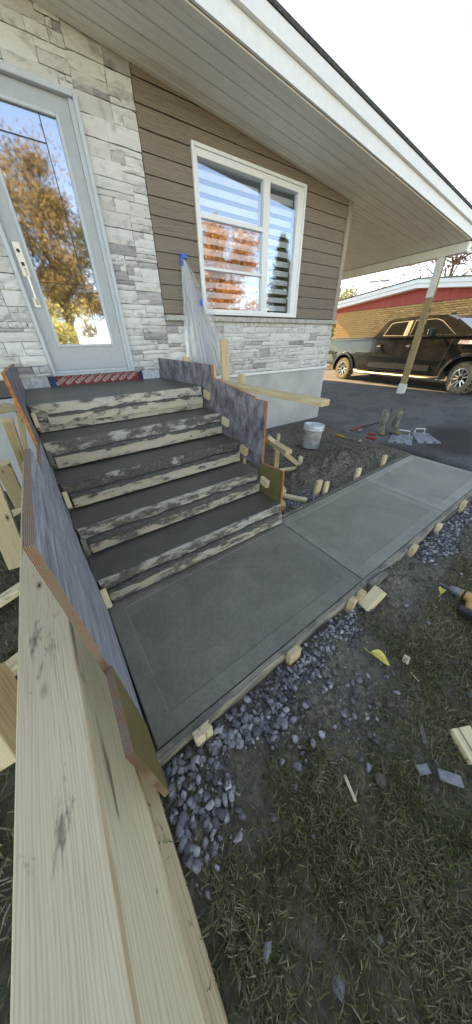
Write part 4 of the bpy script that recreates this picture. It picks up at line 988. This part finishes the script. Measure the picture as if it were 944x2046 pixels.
bd = MB(); bd.prism([(3.70, 1.085), (4.02, 1.075), (4.05, 1.15), (3.73, 1.16)], -.004, .004); T_(bd, 'badge_plate', M['headlamp'])
hl = MB()
for yy in (.12, 1.5): hl.b2((WB + .96, yy, .85), (WB + 1.02, yy + .32, 1.02), bev=.02)
T_(hl, 'headlight', M['headlamp']); gr = MB(); gr.b2((WB + .97, .5, .72), (WB + 1.03, 1.44, 1.04), bev=.02); gr.b2((WB + .9, .1, .42), (WB + 1.08, 1.82, .60), bev=.03); T_(gr, 'grille_and_bumper', M['black'])
tlm = MB()
for yy in (.0, 1.77): tlm.b2((-1.02, yy + .01, .85), (-.975, yy + .14, 1.15), bev=.02)
T_(tlm, 'tail_light', M['letter_red']); rb = MB(); rb.b2((-1.12, .06, .46), (-.99, 1.86, .66), bev=.03); T_(rb, 'rear_bumper', M['chrome'])
# wheels
def wheel_meshes():
    RX = Matrix.Rotation(PI / 2, 3, 'X')
    ty = MB(); w_ = .25; prof = [(.215, -.0), (.23, -.012), (.30, -.018), (.335, -.005), (.352, .03), (.355, .12), (.352, .21), (.335, .24), (.30, .25), (.215, .235)]
    ty.lathe([(r, -z) for r, z in prof], 40, M=RX)
    lug = MB()
    for i in range(36):
        a = 2 * PI * i / 36; dd = .0 if i % 2 else .03
        for yc_ in (.045 + dd, .125, .205 - dd):
            c = Vector((math.cos(a) * .359, yc_, math.sin(a) * .359)); lug.box(c, (.012, .055, .036), Matrix.Rotation(-a, 3, 'Y'))
        c = Vector((math.cos(a) * .342, -.004, math.sin(a) * .342)); lug.box(c, (.034, .014, .03), Matrix.Rotation(-a, 3, 'Y'))
    sw = MB(); sw.lathe([(r, -z) for r, z in ((.225, -.0165), (.30, -.0215), (.333, -.010))], 40, M=RX)
    rim = MB(); rim.lathe([(r, -z) for r, z in ((.222, .01), (.222, -.014), (.208, -.016), (.203, .03), (.20, .2))], 40, M=RX)
    dish = MB(); dish.lathe([(r, -z) for r, z in ((0, .085), (.20, .095))], 30, M=RX); dish.lathe([(r, -z) for r, z in ((0, -.0), (.038, .0), (.045, .05), (.05, .085))], 16, M=RX)
    spk = MB()
    for i in range(5):
        for s_ in (-1, 1):
            a = 2 * PI * i / 5; b = a + s_ * .26
            p0 = Vector((math.cos(a + s_ * .30) * .055, .018, math.sin(a + s_ * .30) * .055)); p1 = Vector((math.cos(b) * .207, -.006, math.sin(b) * .207))
            Mx, L = frame_from(p0, p1, (0, -1, 0)); V, F = boxvf((L, .03, .02), .003); spk.add([Mx @ v for v in V], F)
    return ty, lug, sw, rim, dish, spk
W_ = [m.build(nm, mt) for m, nm, mt in zip(wheel_meshes(), ('tyre', 'tyre_lugs', 'sidewall_mud', 'rim', 'wheel_centre', 'spokes'), (M['rubber'], M['mud_rubber'], M['mud_rubber'], M['alloy'], M['black'], M['alloy']))]
wd = [o.data for o in W_]; names_ = [o.name for o in W_]
for o in W_: bpy.data.objects.remove(o)
for cx, cy, flip, st_ in ((0, .02, 0, 0), (WB, .02, 0, -.22), (0, 1.90, 1, 0), (WB, 1.90, 1, -.22)):
    Mx = TM @ Matrix.Translation((cx, cy, WR)) @ Matrix.Rotation(st_, 4, 'Z') @ Matrix.Rotation(PI if flip else 0, 4, 'Z') @ Matrix.Rotation(rnd.uniform(0, 1), 4, 'Y')
    wo = bpy.data.objects.new('wheel', wd[0]); put(wo, tr, Mx)
    for nm, dd in zip(names_[1:], wd[1:]):
        oo = put(bpy.data.objects.new(nm, dd), wo, Mx)
        if 'lug' in nm: oo['kind'] = 'stuff'
# ================================================================ small things
def gpt(px, py, dz=0.0):                                # ray through the photo pixel onto the terrain
    z = -.05
    for _ in range(12): p = pz(px, py, z); z = ground_z(p.x, p.y) + dz
    return p
# bucket
b = gpt(620, 893, .02); bk_ = empty('bucket', b, 'white plastic pail with black lettering standing on the dirt by the foundation', 'bucket')
BM = Matrix.Translation(b) @ Matrix.Rotation(math.radians(5), 4, 'Y')
R0, R1, BHt = .128, .150, .37
q = MB(); q.lathe([(0, 0), (R0, 0), (R0 + .006, .006), (R1 - .004, BHt - .085), (R1 + .010, BHt - .083), (R1 + .012, BHt - .072), (R1, BHt - .068), (R1 + .001, BHt - .05), (R1 + .011, BHt - .047), (R1 + .011, BHt - .037), (R1 + .001, BHt - .033), (R1 + .003, BHt - .012), (R1 + .010, BHt - .008), (R1 + .009, BHt), (R1 - .004, BHt), (R1 - .006, BHt - .1), (R0 - .004, .02), (0, .018)], 40)
q.build('pail', M['pail'], bk_, BM, True)
tv, tf = text_vf('PONTMASSON', .030); tv2 = []
vang = math.atan2(-b.y, -b.x) + .12
for v in tv:
    a = vang + v.x * .95 / .139; r = .1405 + v.z + (v.y * .06); tv2.append((r * math.cos(a), r * math.sin(a), .165 + v.y * 1.2))
mobj('lettering', tv2, tf, M['letter_black'], bk_, BM)
q = MB()
for z0 in (.135, .195):
    for i in range(16):
        a0 = vang - .62 + i * 1.24 / 16; a1 = a0 + 1.24 / 16; V = [(math.cos(a) * (.1395 + (zz - .135) * .065), math.sin(a) * (.1395 + (zz - .135) * .065), zz) for a, zz in ((a0, z0), (a1, z0), (a1, z0 + .004), (a0, z0 + .004))]; q.add(V, [(0, 1, 2, 3)])
q.build('printed_line', M['letter_red'], bk_, BM)
q = MB(); q.tube([((R1 + .014) * math.cos(a), (R1 + .014) * math.sin(a), BHt - .06 - .10 * math.sin((a - 1.2) )) for a in np.linspace(1.2, 1.2 + PI, 18)], .0022, 5); q.build('wire_handle', M['steel'], bk_, BM)
# boots
def boot(pos, yaw, lean, label, h=.39):
    V = []; F = []; n = 18; secs = []
    # (centre x forward, z, half-length, half-width) sole to shaft
    for (cx, z, a, c) in ((.055, 0, .145, .052), (.055, .02, .147, .054), (.05, .045, .140, .052), (.035, .075, .120, .049), (.012, .105, .092, .047), (-.008, .14, .070, .048), (-.014, .20, .064, .052), (-.014, .28, .068, .058), (-.012, h, .074, .064), (-.012, h, .067, .057), (-.014, .24, .055, .045)):
        secs.append((cx, z, a, c))
    for cx, z, a, c in secs:
        for k_ in range(n):
            t = 2 * PI * k_ / n; V.append((cx + a * math.cos(t), c * math.sin(t), z + (.03 * max(0, math.cos(t)) * (1 - z / .1) if z < .1 and z > .03 and math.cos(t) < .4 else 0)))
    for j in range(len(secs) - 1):
        for k_ in range(n): F.append((j * n + k_, j * n + (k_ + 1) % n, (j + 1) * n + (k_ + 1) % n, (j + 1) * n + k_))
    F.append(tuple(range(n))[::-1]); F.append(tuple((len(secs) - 1) * n + k_ for k_ in range(n)))
    Mx = Matrix.Translation(pos) @ Matrix.Rotation(yaw, 4, 'Z') @ Matrix.Rotation(lean[0], 4, 'X') @ Matrix.Rotation(lean[1], 4, 'Y')
    e = bpy.data.objects.new('rubber_boot', None); put(e, None, Mx); tag(e, label, 'boot', 'pair of rubber boots on the driveway')
    mobj('boot_upper', V, F, M['boot'], e, Mx, None, True)
    s = MB(); s.lathe([(0, -.012), (1, -.012), (1, .012), (0, .012)], 18); s.V = [Vector((v.x * .152 + .055, v.y * .058, v.z)) for v in s.V]; s.build('sole', M['black'], e, Mx)
    s = MB(); s.lathe([(0, .0), (.9, .004), (1, .03), (.7, .05), (0, .056)], 14); s.V = [Vector((v.x * .05 + .155, v.y * .050, v.z + .008)) for v in s.V]; s.build('toe_cap', M['toe'], e, Mx, True)
    s = MB(); s.tube([(-.012, .066, h - .05), (-.012, .075, h + .04), (-.012, .068, h + .045), (-.012, .060, h - .04)], .006, 5); s.build('pull_loop', M['black'], e, Mx)
bp = gpt(764, 866); yw = math.radians(215)
boot(bp + Vector((-.01, .03, .012)), yw, (0, .06), 'left muddy rubber boot standing on the asphalt, darker and behind the other')
boot(gpt(782, 866) + Vector((.0, -.02, .012)), yw + .35, (-.1, -.10), 'right muddy rubber boot with a tan toe, leaning, nearest the kneeboards')
# kneeboards
def kneeboard(pxs, label, yaw_off=0):
    P = [gpt(*p) + Vector((0, 0, .03)) for p in pxs]; c = sum(P, Vector()) / 4
    e = empty('kneeboard', c, label, 'kneeboard', 'kneeboards by the boots')
    V = [p - c for p in P]; mb = MB(); top = [v * 1.0 for v in V]; bot = [Vector((v.x * .96, v.y * .96, -.035)) for v in V]; lip = [Vector((v.x, v.y, v.z - .018)) for v in V]
    inn = [Vector((v.x * .90, v.y * .90, v.z + .004)) for v in V]
    mb.add(bot + lip + top + inn, [(3, 2, 1, 0)] + [(i, (i + 1) % 4, 4 + (i + 1) % 4, 4 + i) for i in range(4)] + [(4 + i, 4 + (i + 1) % 4, 8 + (i + 1) % 4, 8 + i) for i in range(4)] + [(8 + i, 8 + (i + 1) % 4, 12 + (i + 1) % 4, 12 + i) for i in range(4)] + [(12, 13, 14, 15)])
    mb.build('board', M['tile'], e, Matrix.Translation(c))
    a, b_ = V[0] * .8 + V[1] * .2, V[0] * .2 + V[1] * .8; up = Vector((0, 0, .07))
    h = MB(); h.tube([a, a + up, b_ + up, b_], .009, 6); h.build('grab_handle', M['white_metal'], e, Matrix.Translation(c))
    h = MB()
    for t in (.3, .7):
        p = V[3] * (1 - t) + V[2] * t; h.box(p + Vector((0, 0, .006)), (.03, .03, .015), bev=.003)
    h.build('clip', M['black'], e, Matrix.Translation(c))
kneeboard([(785, 868), (825, 874), (822, 893), (775, 885)], 'dark concrete-splashed kneeboard with a metal handle, nearest the boots')
kneeboard([(822, 867), (853, 868), (881, 888), (836, 888)], 'paler concrete-splashed kneeboard with a metal handle, right of the other')
# tools
def tool(name, label, cat): return empty(name, gpt(*TP), label, cat)
TP = (720, 858); p0 = gpt(702, 860, .02); p1 = gpt(722, 853, .02); p2 = gpt(765, 842, .03)
e = empty('concrete_broom', p0, 'long thin tool pole with a red grip lying on the asphalt behind the boots', 'tool')
q = MB(); q.tube([p1, p2], .010, 8); q.build('pole', M['black'], e); q = MB(); q.tube([p0, p1], .024, 8); q.build('grip', M['red_handle'], e)
q = MB(); c = gpt(720, 861, .03); q.box(c, (.16, .07, .05), Matrix.Rotation(.3, 3, 'Z'), bev=.01); q.build('brush_head', M['steel'], e)
p0 = gpt(672, 868, .025); p1 = gpt(690, 874, .03); p2 = gpt(713, 880, .03)
e = empty('garden_rake', p0, 'tool with a bright yellow handle lying across the edge of the dirt', 'tool')
q = MB(); q.tube([p0, (p0 + p1) / 2, p1], [.014, .020, .015], 8); q.build('handle', M['yellow'], e); q = MB(); q.tube([p1, p2], .010, 6); q.build('shaft', M['steel'], e)
q = MB(); q.box(gpt(720, 881, .03), (.14, .05, .01), Matrix.Rotation(.4, 3, 'Z')); q.build('blade', M['steel'], e)
def trowel(a, b_, label):
    pa, pb = gpt(*a, .05), gpt(*b_, .05); e = empty('hand_trowel', pa, label, 'trowel', 'trowels on the dirt by the driveway'); d = (pb - pa)
    q = MB(); q.tube([pa, pa + d * .5, pb], [.014, .019, .014], 8); q.build('grip', M['red_handle'], e)
    q = MB(); q.box((pa + pb) / 2 + Vector((0, 0, -.045)), (d.length * 1.7, .11, .004), Matrix.Rotation(math.atan2(d.y, d.x), 3, 'Z')); q.build('blade', M['steel'], e)
    q = MB(); q.tube([pa + d * .15, pa + d * .15 - Vector((0, 0, .045))], .006, 5); q.tube([pa + d * .85, pa + d * .85 - Vector((0, 0, .045))], .006, 5); q.build('bracket', M['steel'], e)
trowel((731, 873), (752, 877), 'finishing trowel with a red grip, nearer of the two by the boots')
trowel((736, 866), (752, 869), 'finishing trowel with a red grip, farther of the two by the boots')
# impact driver lying in the grass at the right edge
dp = gpt(922, 1186, .048); e = empty('impact_driver', dp, 'muddy yellow and black cordless impact driver lying in the grass at the right edge', 'power tool')
ax = (gpt(952, 1196, .04) - gpt(918, 1180, .03)).normalized(); DM = Matrix.Translation(dp); DR, _ = frame_from(Vector(), ax); DR.translation = dp
q = MB(); RY = Matrix.Rotation(PI / 2, 3, 'Y')
q.lathe([(0, -.085), (.010, -.085), (.012, -.065), (.022, -.06), (.027, -.035), (.031, -.005), (.031, .0)], 18, M=RY); q.build('gear_case', M['drill_grey'], e, DR, True)
q = MB(); q.lathe([(.031, 0), (.034, .004), (.034, .065), (.028, .085), (0, .09)], 18, M=RY); q.build('motor_housing', M['drill_orange'], e, DR, True)
q = MB(); q.lathe([(.035, .01), (.0355, .012), (.0355, .02), (.035, .022)], 18, M=RY); q.box((.10, 0, .0), (.035, .055, .05), bev=.01); q.build('rubber_bumper', M['black'], e, DR)
q = MB(); q.tube([(.05, -.02, -.0), (.065, -.07, -.005), (.075, -.12, -.005)], [.018, .017, .019], 10); q.build('grip', M['drill_orange'], e, DR)
q = MB(); q.box((.08, -.15, -.005), (.095, .05, .055), bev=.008); q.build('battery', M['black'], e, DR)
q = MB(); q.tube([(-.085, 0, 0), (-.125, 0, 0)], .0035, 6); q.build('driver_bit', M['steel'], e, DR)
# offcuts and chips
def chip(px, py, L, w_, t_, ang, label, mat='wood_pale', name='wood_offcut', cat='wood scrap', tilt=0):
    p = gpt(px, py, t_ / 2 + .012); d = Vector((math.cos(ang), math.sin(ang), tilt)) * L / 2
    return timber(p - d, p + d, w_, t_, mat, label, name=name, cat=cat, bev=.002)
chip(937, 1488, .11, .088, .038, 1.1, 'cut block of two by four in the grass at the right edge', 'wood_pale', tilt=.15)
chip(700, 1575, .075, .012, .004, 1.2, 'thin pale wood splinter lying in the grass at the bottom', name='wood_splinter')
chip(812, 1318, .05, .03, .012, .2, 'small pale wood chip in the grass right of the yellow leaf')
chip(845, 1466, .07, .02, .010, .7, 'brown bark chip in the grass left of the cut block', 'wood_dirty')
chip(829, 1352, .05, .006, .004, 1.3, 'sliver of wood below the small pale chip', name='wood_splinter')
chip(455, 1585, .10, .004, .004, -.7, 'thin straw-like splinter below the gravel near the bottom', name='wood_splinter')
chip(900, 1555, .08, .035, .015, -.9, 'flat grey stone flake at the lower right', 'stone_chip', 'stone_flake', 'stone')
chip(846, 1538, .05, .03, .012, -.5, 'small bluish stone flake left of the larger one at the lower right', 'stone_chip', 'stone_flake', 'stone')
# leaves
def leaf(px, py, L, W, ang, label, fold=.3):
    p = gpt(px, py, .03); V = []; F = []; n = 8
    for i in range(n + 1):
        t = i / n; wd_ = W * math.sin(PI * min(1, t * 1.02)) ** .8 * (1 - .3 * t) + .001; x = (t - .5) * L; zc = .012 * math.sin(t * 4)
        for s_ in (-1, 0, 1): V.append((x, s_ * wd_ / 2 + .008 * math.sin(t * 5), zc + abs(s_) * wd_ * fold))
    for i in range(n):
        for s_ in range(2): q = i * 3 + s_; F.append((q, q + 1, q + 4, q + 3))
    e = empty('fallen_leaf', p, label, 'leaf', 'fallen yellow leaves'); Mx = Matrix.Translation(p) @ Matrix.Rotation(ang, 4, 'Z') @ Matrix.Rotation(.25, 4, 'X')
    mobj('blade', V, F, M['leaf_yellow'], e, Mx, None, True); q = MB(); q.tube([(-L / 2, 0, 0), (-L / 2 - .035, .01, .005)], .0018, 4); q.build('stem', M['leaf_yellow'], e, Mx)
leaf(760, 1315, .105, .055, -1.2, 'large bright yellow leaf in the grass below the twin stakes')
leaf(882, 1180, .085, .05, .3, 'curled pale yellow leaf left of the impact driver')
leaf(722, 1174, .07, .05, 2.0, 'crumpled yellow leaf caught on the edge form beside the slab joint')
# ================================================================ gravel (one mass)
def ico():
    bm = bmesh.new(); bmesh.ops.create_icosphere(bm, subdivisions=1, radius=1); V = np.array([v.co[:] for v in bm.verts]); F = np.array([[v.index for v in f.verts] for f in bm.faces]); bm.free(); return V, F
IV, IF = ico()
def stones(pts, name, mat, kind='stuff', lo=.012, hi=.026):
    n = len(pts); V = np.zeros((n, 12, 3)); 
    for i, (x, y, z, s) in enumerate(pts):
        sc_ = np.array([1, nr.uniform(.5, .9), nr.uniform(.4, .8)]) * s
        v = IV * (1 + nr.uniform(-.38, .30, (12, 1))) * sc_
        q = Euler(tuple(nr.uniform(-1, 1, 3) * (.5, .5, 3.14))).to_matrix(); v = v @ np.array(q).T
        V[i] = v + (x, y, z)
    T = (IF[None] + (np.arange(n) * 12)[:, None, None]).reshape(-1, 3)
    me = fast_mesh(name, V.reshape(-1, 3), T, mat); fac_attr(me, 'tint', np.repeat(nr.random(n), 20), 'FACE')
    o = bpy.data.objects.new(name, me); put(o); tag(o, kind=kind); return o
def gdens(x, y):
    d = yf(x) - .05 - y
    if x < -.135 or x > 4.0 or d < 0: return 0
    w_ = .17 + .08 * noise.noise(Vector((x * 2.3, 0, 1)))
    if x < .1: w_ += .14
    if .3 < x < .75: w_ += .07
    if 1.15 < x < 2.0: w_ *= (.75 if x < 1.32 else .02)
    if x > 2: w_ *= 1.15
    c = 1 - sstep(w_ * .55, w_ * 1.15, d)
    c *= .35 + .9 * sstep(-.25, .12, noise.noise(Vector((x * 6, y * 6, 2))) + (.35 if x < .1 or x > 2 else .12))
    if d < .07: c *= .75
    sc2 = .16 * math.exp(-((x - .66) / .30) ** 2 - ((y - .10) / .14) ** 2)
    return max(c, sc2, .004)
pts = []
for _ in range(60000):
    x = rnd.uniform(-.3, 4.0); y = rnd.uniform(-.6, .6); 
    if rnd.random() < gdens(x, y) * .26: pts.append((x, y, ground_z(x, y) + bumps(x, y) + rnd.uniform(.004, .018), rnd.choice([.007, .010, .012, .015, .018, .022]) * (1.1 if x < .4 else .95)))
for _ in range(1300):
    x = rnd.uniform(1.5, 2.15); y = rnd.uniform(1.43, 1.68)
    if noise.noise(Vector((x * 4, y * 5, 1))) > -.2: pts.append((x, y, ground_z(x, y) + bumps(x, y) + rnd.uniform(.0, .014), rnd.uniform(.009, .016)))
stones(pts, 'gravel', M['gravel'])
pts2 = []
for _ in range(60000):
    x = rnd.uniform(-.3, 4.0); y = rnd.uniform(-.6, .6)
    if rnd.random() < gdens(x, y + .02) * .34: pts2.append((x, y, ground_z(x, y) + bumps(x, y) + rnd.uniform(.001, .006), rnd.uniform(.003, .0075)))
stones(pts2, 'gravel_fines', M['gravel'])
# dirt crumbs on the soil
pts = []
for _ in range(60000):
    x = rnd.uniform(-.1, 4.2); y = rnd.uniform(-.9, 2.9)
    if yf(x) - .03 < y < yb(x) + .06: continue
    g = grassiness(x, y); f = (1 - g) * (.35 + noise.noise(Vector((x * 3, y * 3, 7))))
    if rnd.random() < f * .16: pts.append((x, y, ground_z(x, y) + bumps(x, y) + .0, rnd.choice([.004, .006, .008, .012, .018, .024])))
stones(pts, 'soil_clods', M['clod'])
# ================================================================ grass
def blades(n_try, x0, x1, y0, y1, name, h0, h1, wmul, seedz):
    XY = []; 
    for _ in range(n_try):
        x = rnd.uniform(x0, x1); y = rnd.uniform(y0, y1)
        if x > -.16 and yf(x) - .05 < y < yb(x) + .05: continue
        if x > -.4 and x < 1.5 and y > yf(x) - .04: continue
        if x > asph_x(y) - .04: continue
        g = grassiness(x, y)
        if rnd.random() < g * (.45 + .9 * sstep(-.25, .2, noise.noise(Vector((x * 4.5, y * 4.5, 9))))): XY.append((x, y, ground_z(x, y) + (bumps(x, y) if -2.1 < x < 5 and -1.7 < y < 4 else 0), g))
    A = np.array(XY); n = len(A); ang = nr.uniform(0, 2 * PI, n) ; L = nr.uniform(h0, h1, n) * (.6 + .5 * A[:, 3]); lean = nr.uniform(.35, 1.35, n)
    ang += 1.5 * np.sin(A[:, 0] * 7 + A[:, 1] * 5)
    d = np.stack([np.cos(ang), np.sin(ang), np.zeros(n)], 1); sd_ = np.stack([-np.sin(ang), np.cos(ang), np.zeros(n)], 1); up = np.array([0, 0, 1.])
    w_ = nr.uniform(.0011, .0024, n) * wmul; base = A[:, :3]
    mid = base + d * (L * .5 * np.sin(lean * .7))[:, None] + up * (L * .5 * np.cos(lean * .7))[:, None]
    tip = mid + d * (L * .55 * np.sin(lean * 1.25))[:, None] + up * (L * .5 * np.cos(np.minimum(lean * 1.25, 1.65)))[:, None]
    V = np.stack([base - sd_ * w_[:, None], base + sd_ * w_[:, None], mid + sd_ * w_[:, None] * .8, mid - sd_ * w_[:, None] * .8, tip], 1).reshape(-1, 3)
    k_ = (np.arange(n) * 5)[:, None]; T = np.concatenate([k_ + [0, 1, 2], k_ + [0, 2, 3], k_ + [3, 2, 4]], 0)
    me = fast_mesh(name, V, T, M['blades']); patch = np.array([noise.noise(Vector((a[0] * 2.2, a[1] * 2.2, seedz))) for a in XY])
    t = np.clip(.42 + patch * .7 + nr.normal(0, .24, n), 0, 1); fac_attr(me, 'tint', np.tile(t, 3), 'FACE')
    o = bpy.data.objects.new(name, me); put(o); tag(o, kind='stuff'); return o
blades(120000, -.1, 2.4, -1.1, .5, 'turf', .014, .05, .9, 1)
blades(16000, 2.2, 4.2, -1.4, .5, 'turf', .03, .06, 1.5, 2)
blades(20000, -1.9, -.12, -1.0, 2.6, 'lawn', .03, .075, 1.3, 3)
blades(9000, 1.5, 4.4, 1.45, 3.85, 'weeds', .015, .045, 1.3, 4)
blades(6000, -6, 4.0, -8, -1.1, 'lawn', .05, .10, 3, 5)
# ================================================================ trees
def tree(name, x, y, h, crown_r, cz, lm, label, n=5000, leaf_=.16, trunk_r=.16, clumps=34, shape='round', group=None, sparse=1.0, z0=0.0):
    e = empty(name, (x, y, z0), label, 'tree', group)
    q = MB(); top = Vector((x + rnd.uniform(-.3, .3), y + rnd.uniform(-.3, .3), z0 + h * .85)); base = Vector((x, y, z0 - .1))
    pts_ = [base.lerp(top, t) + Vector((noise.noise(Vector((t * 3, x, y))) * .25 * t, noise.noise(Vector((x, t * 3, y))) * .25 * t, 0)) for t in np.linspace(0, 1, 8)]
    q.tube(pts_, [trunk_r * (1.15 - t) for t in np.linspace(0, 1, 8)], 8)
    C_ = []
    for i in range(clumps):
        for _ in range(20):
            v = Vector((rnd.gauss(0, .5), rnd.gauss(0, .5), rnd.gauss(0, .5)))
            if v.length < 1: break
        if shape == 'cone':
            t = rnd.random() ** .8; rr = crown_r * (1 - t) * rnd.uniform(.1, .9); a = rnd.uniform(0, 2 * PI); c = Vector((x + rr * math.cos(a), y + rr * math.sin(a), z0 + h * (.15 + .83 * t))); r_ = crown_r * rnd.uniform(.35, .6) * (1.15 - t)
        else:
            c = Vector((x + v.x * crown_r, y + v.y * crown_r, z0 + cz + v.z * (h - cz))); r_ = crown_r * rnd.uniform(.16, .34)
        C_.append((c, r_))
        if i % 2 == 0:
            s_ = pts_[rnd.randint(2, 6)]; q.tube([s_, s_.lerp(c, .5) + Vector((0, 0, .1)), c], [trunk_r * .32, trunk_r * .18, trunk_r * .05], 5)
    q.build('trunk', M['bark'], e)
    per = n // clumps; V = []; tints = []
    for c, r_ in C_:
        k_ = max(4, int(per * rnd.uniform(.5, 1.4) * sparse)); d = nr.normal(0, .5, (k_, 3)) * r_ * (1, 1, .8) + np.array(c)
        a = nr.normal(0, 1, (k_, 3)); a /= np.linalg.norm(a, axis=1)[:, None]; b_ = np.cross(a, nr.normal(0, 1, (k_, 3))); b_ /= np.linalg.norm(b_, axis=1)[:, None]
        s_ = nr.uniform(.5, 1.1, (k_, 1)) * leaf_ * .5
        V.append(np.stack([d - a * s_, d + b_ * s_ * .6, d + a * s_, d - b_ * s_ * .6], 1)); tints.append(np.clip(nr.normal(.5, .2, k_) + rnd.uniform(-.22, .22), 0, 1))
    V = np.concatenate(V).reshape(-1, 3); T = np.arange(len(V)).reshape(-1, 4); me = fast_mesh('crown', V, T, M[lm]); fac_attr(me, 'tint', np.concatenate(tints), 'FACE')
    put(bpy.data.objects.new('crown', me), e); return e
tree('maple_tree', 19.5, 15.5, 5.6, 2.3, 3.4, 'lf_gold', 'yellow green tree beyond the brick house left of the utility pole', 9000, .17, .14, 40)
tree('maple_tree', 22, 19, 6.4, 2.6, 3.8, 'lf_green', 'darker green tree farther back beyond the brick house', 7000, .2, .14, 36)
tree('shrub_tree', 13.6, 11.6, 3.6, 1.3, 1.8, 'lf_gold', 'bright yellow green bush tree between the house corner and the brick wall', 6000, .12, .07, 30)
tree('maple_tree', 25, 10.6, 9.0, 3.2, 6.4, 'lf_red', 'sparse red leaved tree rising over the brick house at the right edge', 2600, .2, .17, 40, sparse=.8)
tree('maple_tree', 14.0, -14.0, 9.0, 3.2, 5.0, 'lf_orange', 'orange maple across the street, seen reflected in the window', 30000, .16, .25, 60)
tree('pine_tree', 20.5, -14.5, 9.0, 2.4, 4, 'lf_dark', 'dark pine across the street, seen reflected in the right sash', 16000, .2, .25, 110, 'cone')
tree('maple_tree', 3.0, -17, 10.5, 3.6, 5.6, 'lf_brown', 'big brown leaved tree across the street, reflected in the door', 40000, .17, .3, 70)
tree('maple_tree', 7.6, -18, 10.5, 3.6, 5.5, 'lf_green', 'green tree across the street, reflected at the right of the door glass', 26000, .17, .3, 60)
tree('pine_tree', -.8, -16, 10, 2.4, 4, 'lf_dark', 'dark pine across the street left of the brown tree', 16000, .2, .25, 110, 'cone')
tree('golden_shrub', 1.3, -11.5, 3.9, 2.3, 1.7, 'lf_gold2', 'sunlit golden shrub on the far lawn, reflected low in the door glass', 8000, .15, .1, 36)
# utility pole and wires
up_ = empty('utility_pole', (26, 16.3, 0), 'grey utility pole with cross arms beyond the brick house', 'utility pole')
q = MB(); q.tube([(26, 16.3, -.1), (26, 16.3, 5.75)], [.16, .12], 10); q.build('pole', M['white_metal'], up_)
q = MB(); q.box((26, 16.3, 5.5), (.12, 1.5, .12), Matrix.Rotation(.5, 3, 'Z')); q.box((26, 16.3, 5.75), (.1, 1.0, .1), Matrix.Rotation(-.4, 3, 'Z')); q.build('cross_arm', M['steel'], up_)
q = MB(); q.lathe([(0, 0), (.17, 0), (.17, .6), (0, .65)], 12, (26.1, 15.9, 4.5)); q.build('transformer', M['white_metal'], up_)
def wire(a, b_, sag, label):
    a = Vector(a); b_ = Vector(b_); P_ = [a.lerp(b_, t) - Vector((0, 0, sag * 4 * t * (1 - t))) for t in np.linspace(0, 1, 16)]
    q = MB(); q.tube(P_, .018, 5); tag(q.build('power_line', M['black']), label, 'cable', 'overhead power lines')
wire((26, 16.2, 5.75), (22, -6, 9.3), .3, 'uppermost overhead wire from the utility pole'); wire((26, 16.2, 5.35), (22, -6, 9.1), .4, 'middle overhead wire from the utility pole'); wire((26, 16.2, 5.15), (22, -6, 8.6), .45, 'lowest overhead wire from the utility pole')
wire((-20, -11, 7.6), (40, -11, 7.2), .8, 'street wire behind the viewer, upper one reflected in the glass'); wire((-20, -11, 6.8), (40, -11, 6.3), .8, 'street wire behind the viewer, lower one reflected in the glass')
# street behind the camera
q = MB(); q.b2((-80, -22 + 10.5, -.085), (80, -5.5 - .5, -.045)) if False else None
s_ = MB(); s_.add([(-80, -10.5, -.04), (80, -10.5, -.04), (80, -6.2, -.04), (-80, -6.2, -.04)], [(0, 1, 2, 3)]); tag(s_.build('street', M['asphalt']), kind='structure')
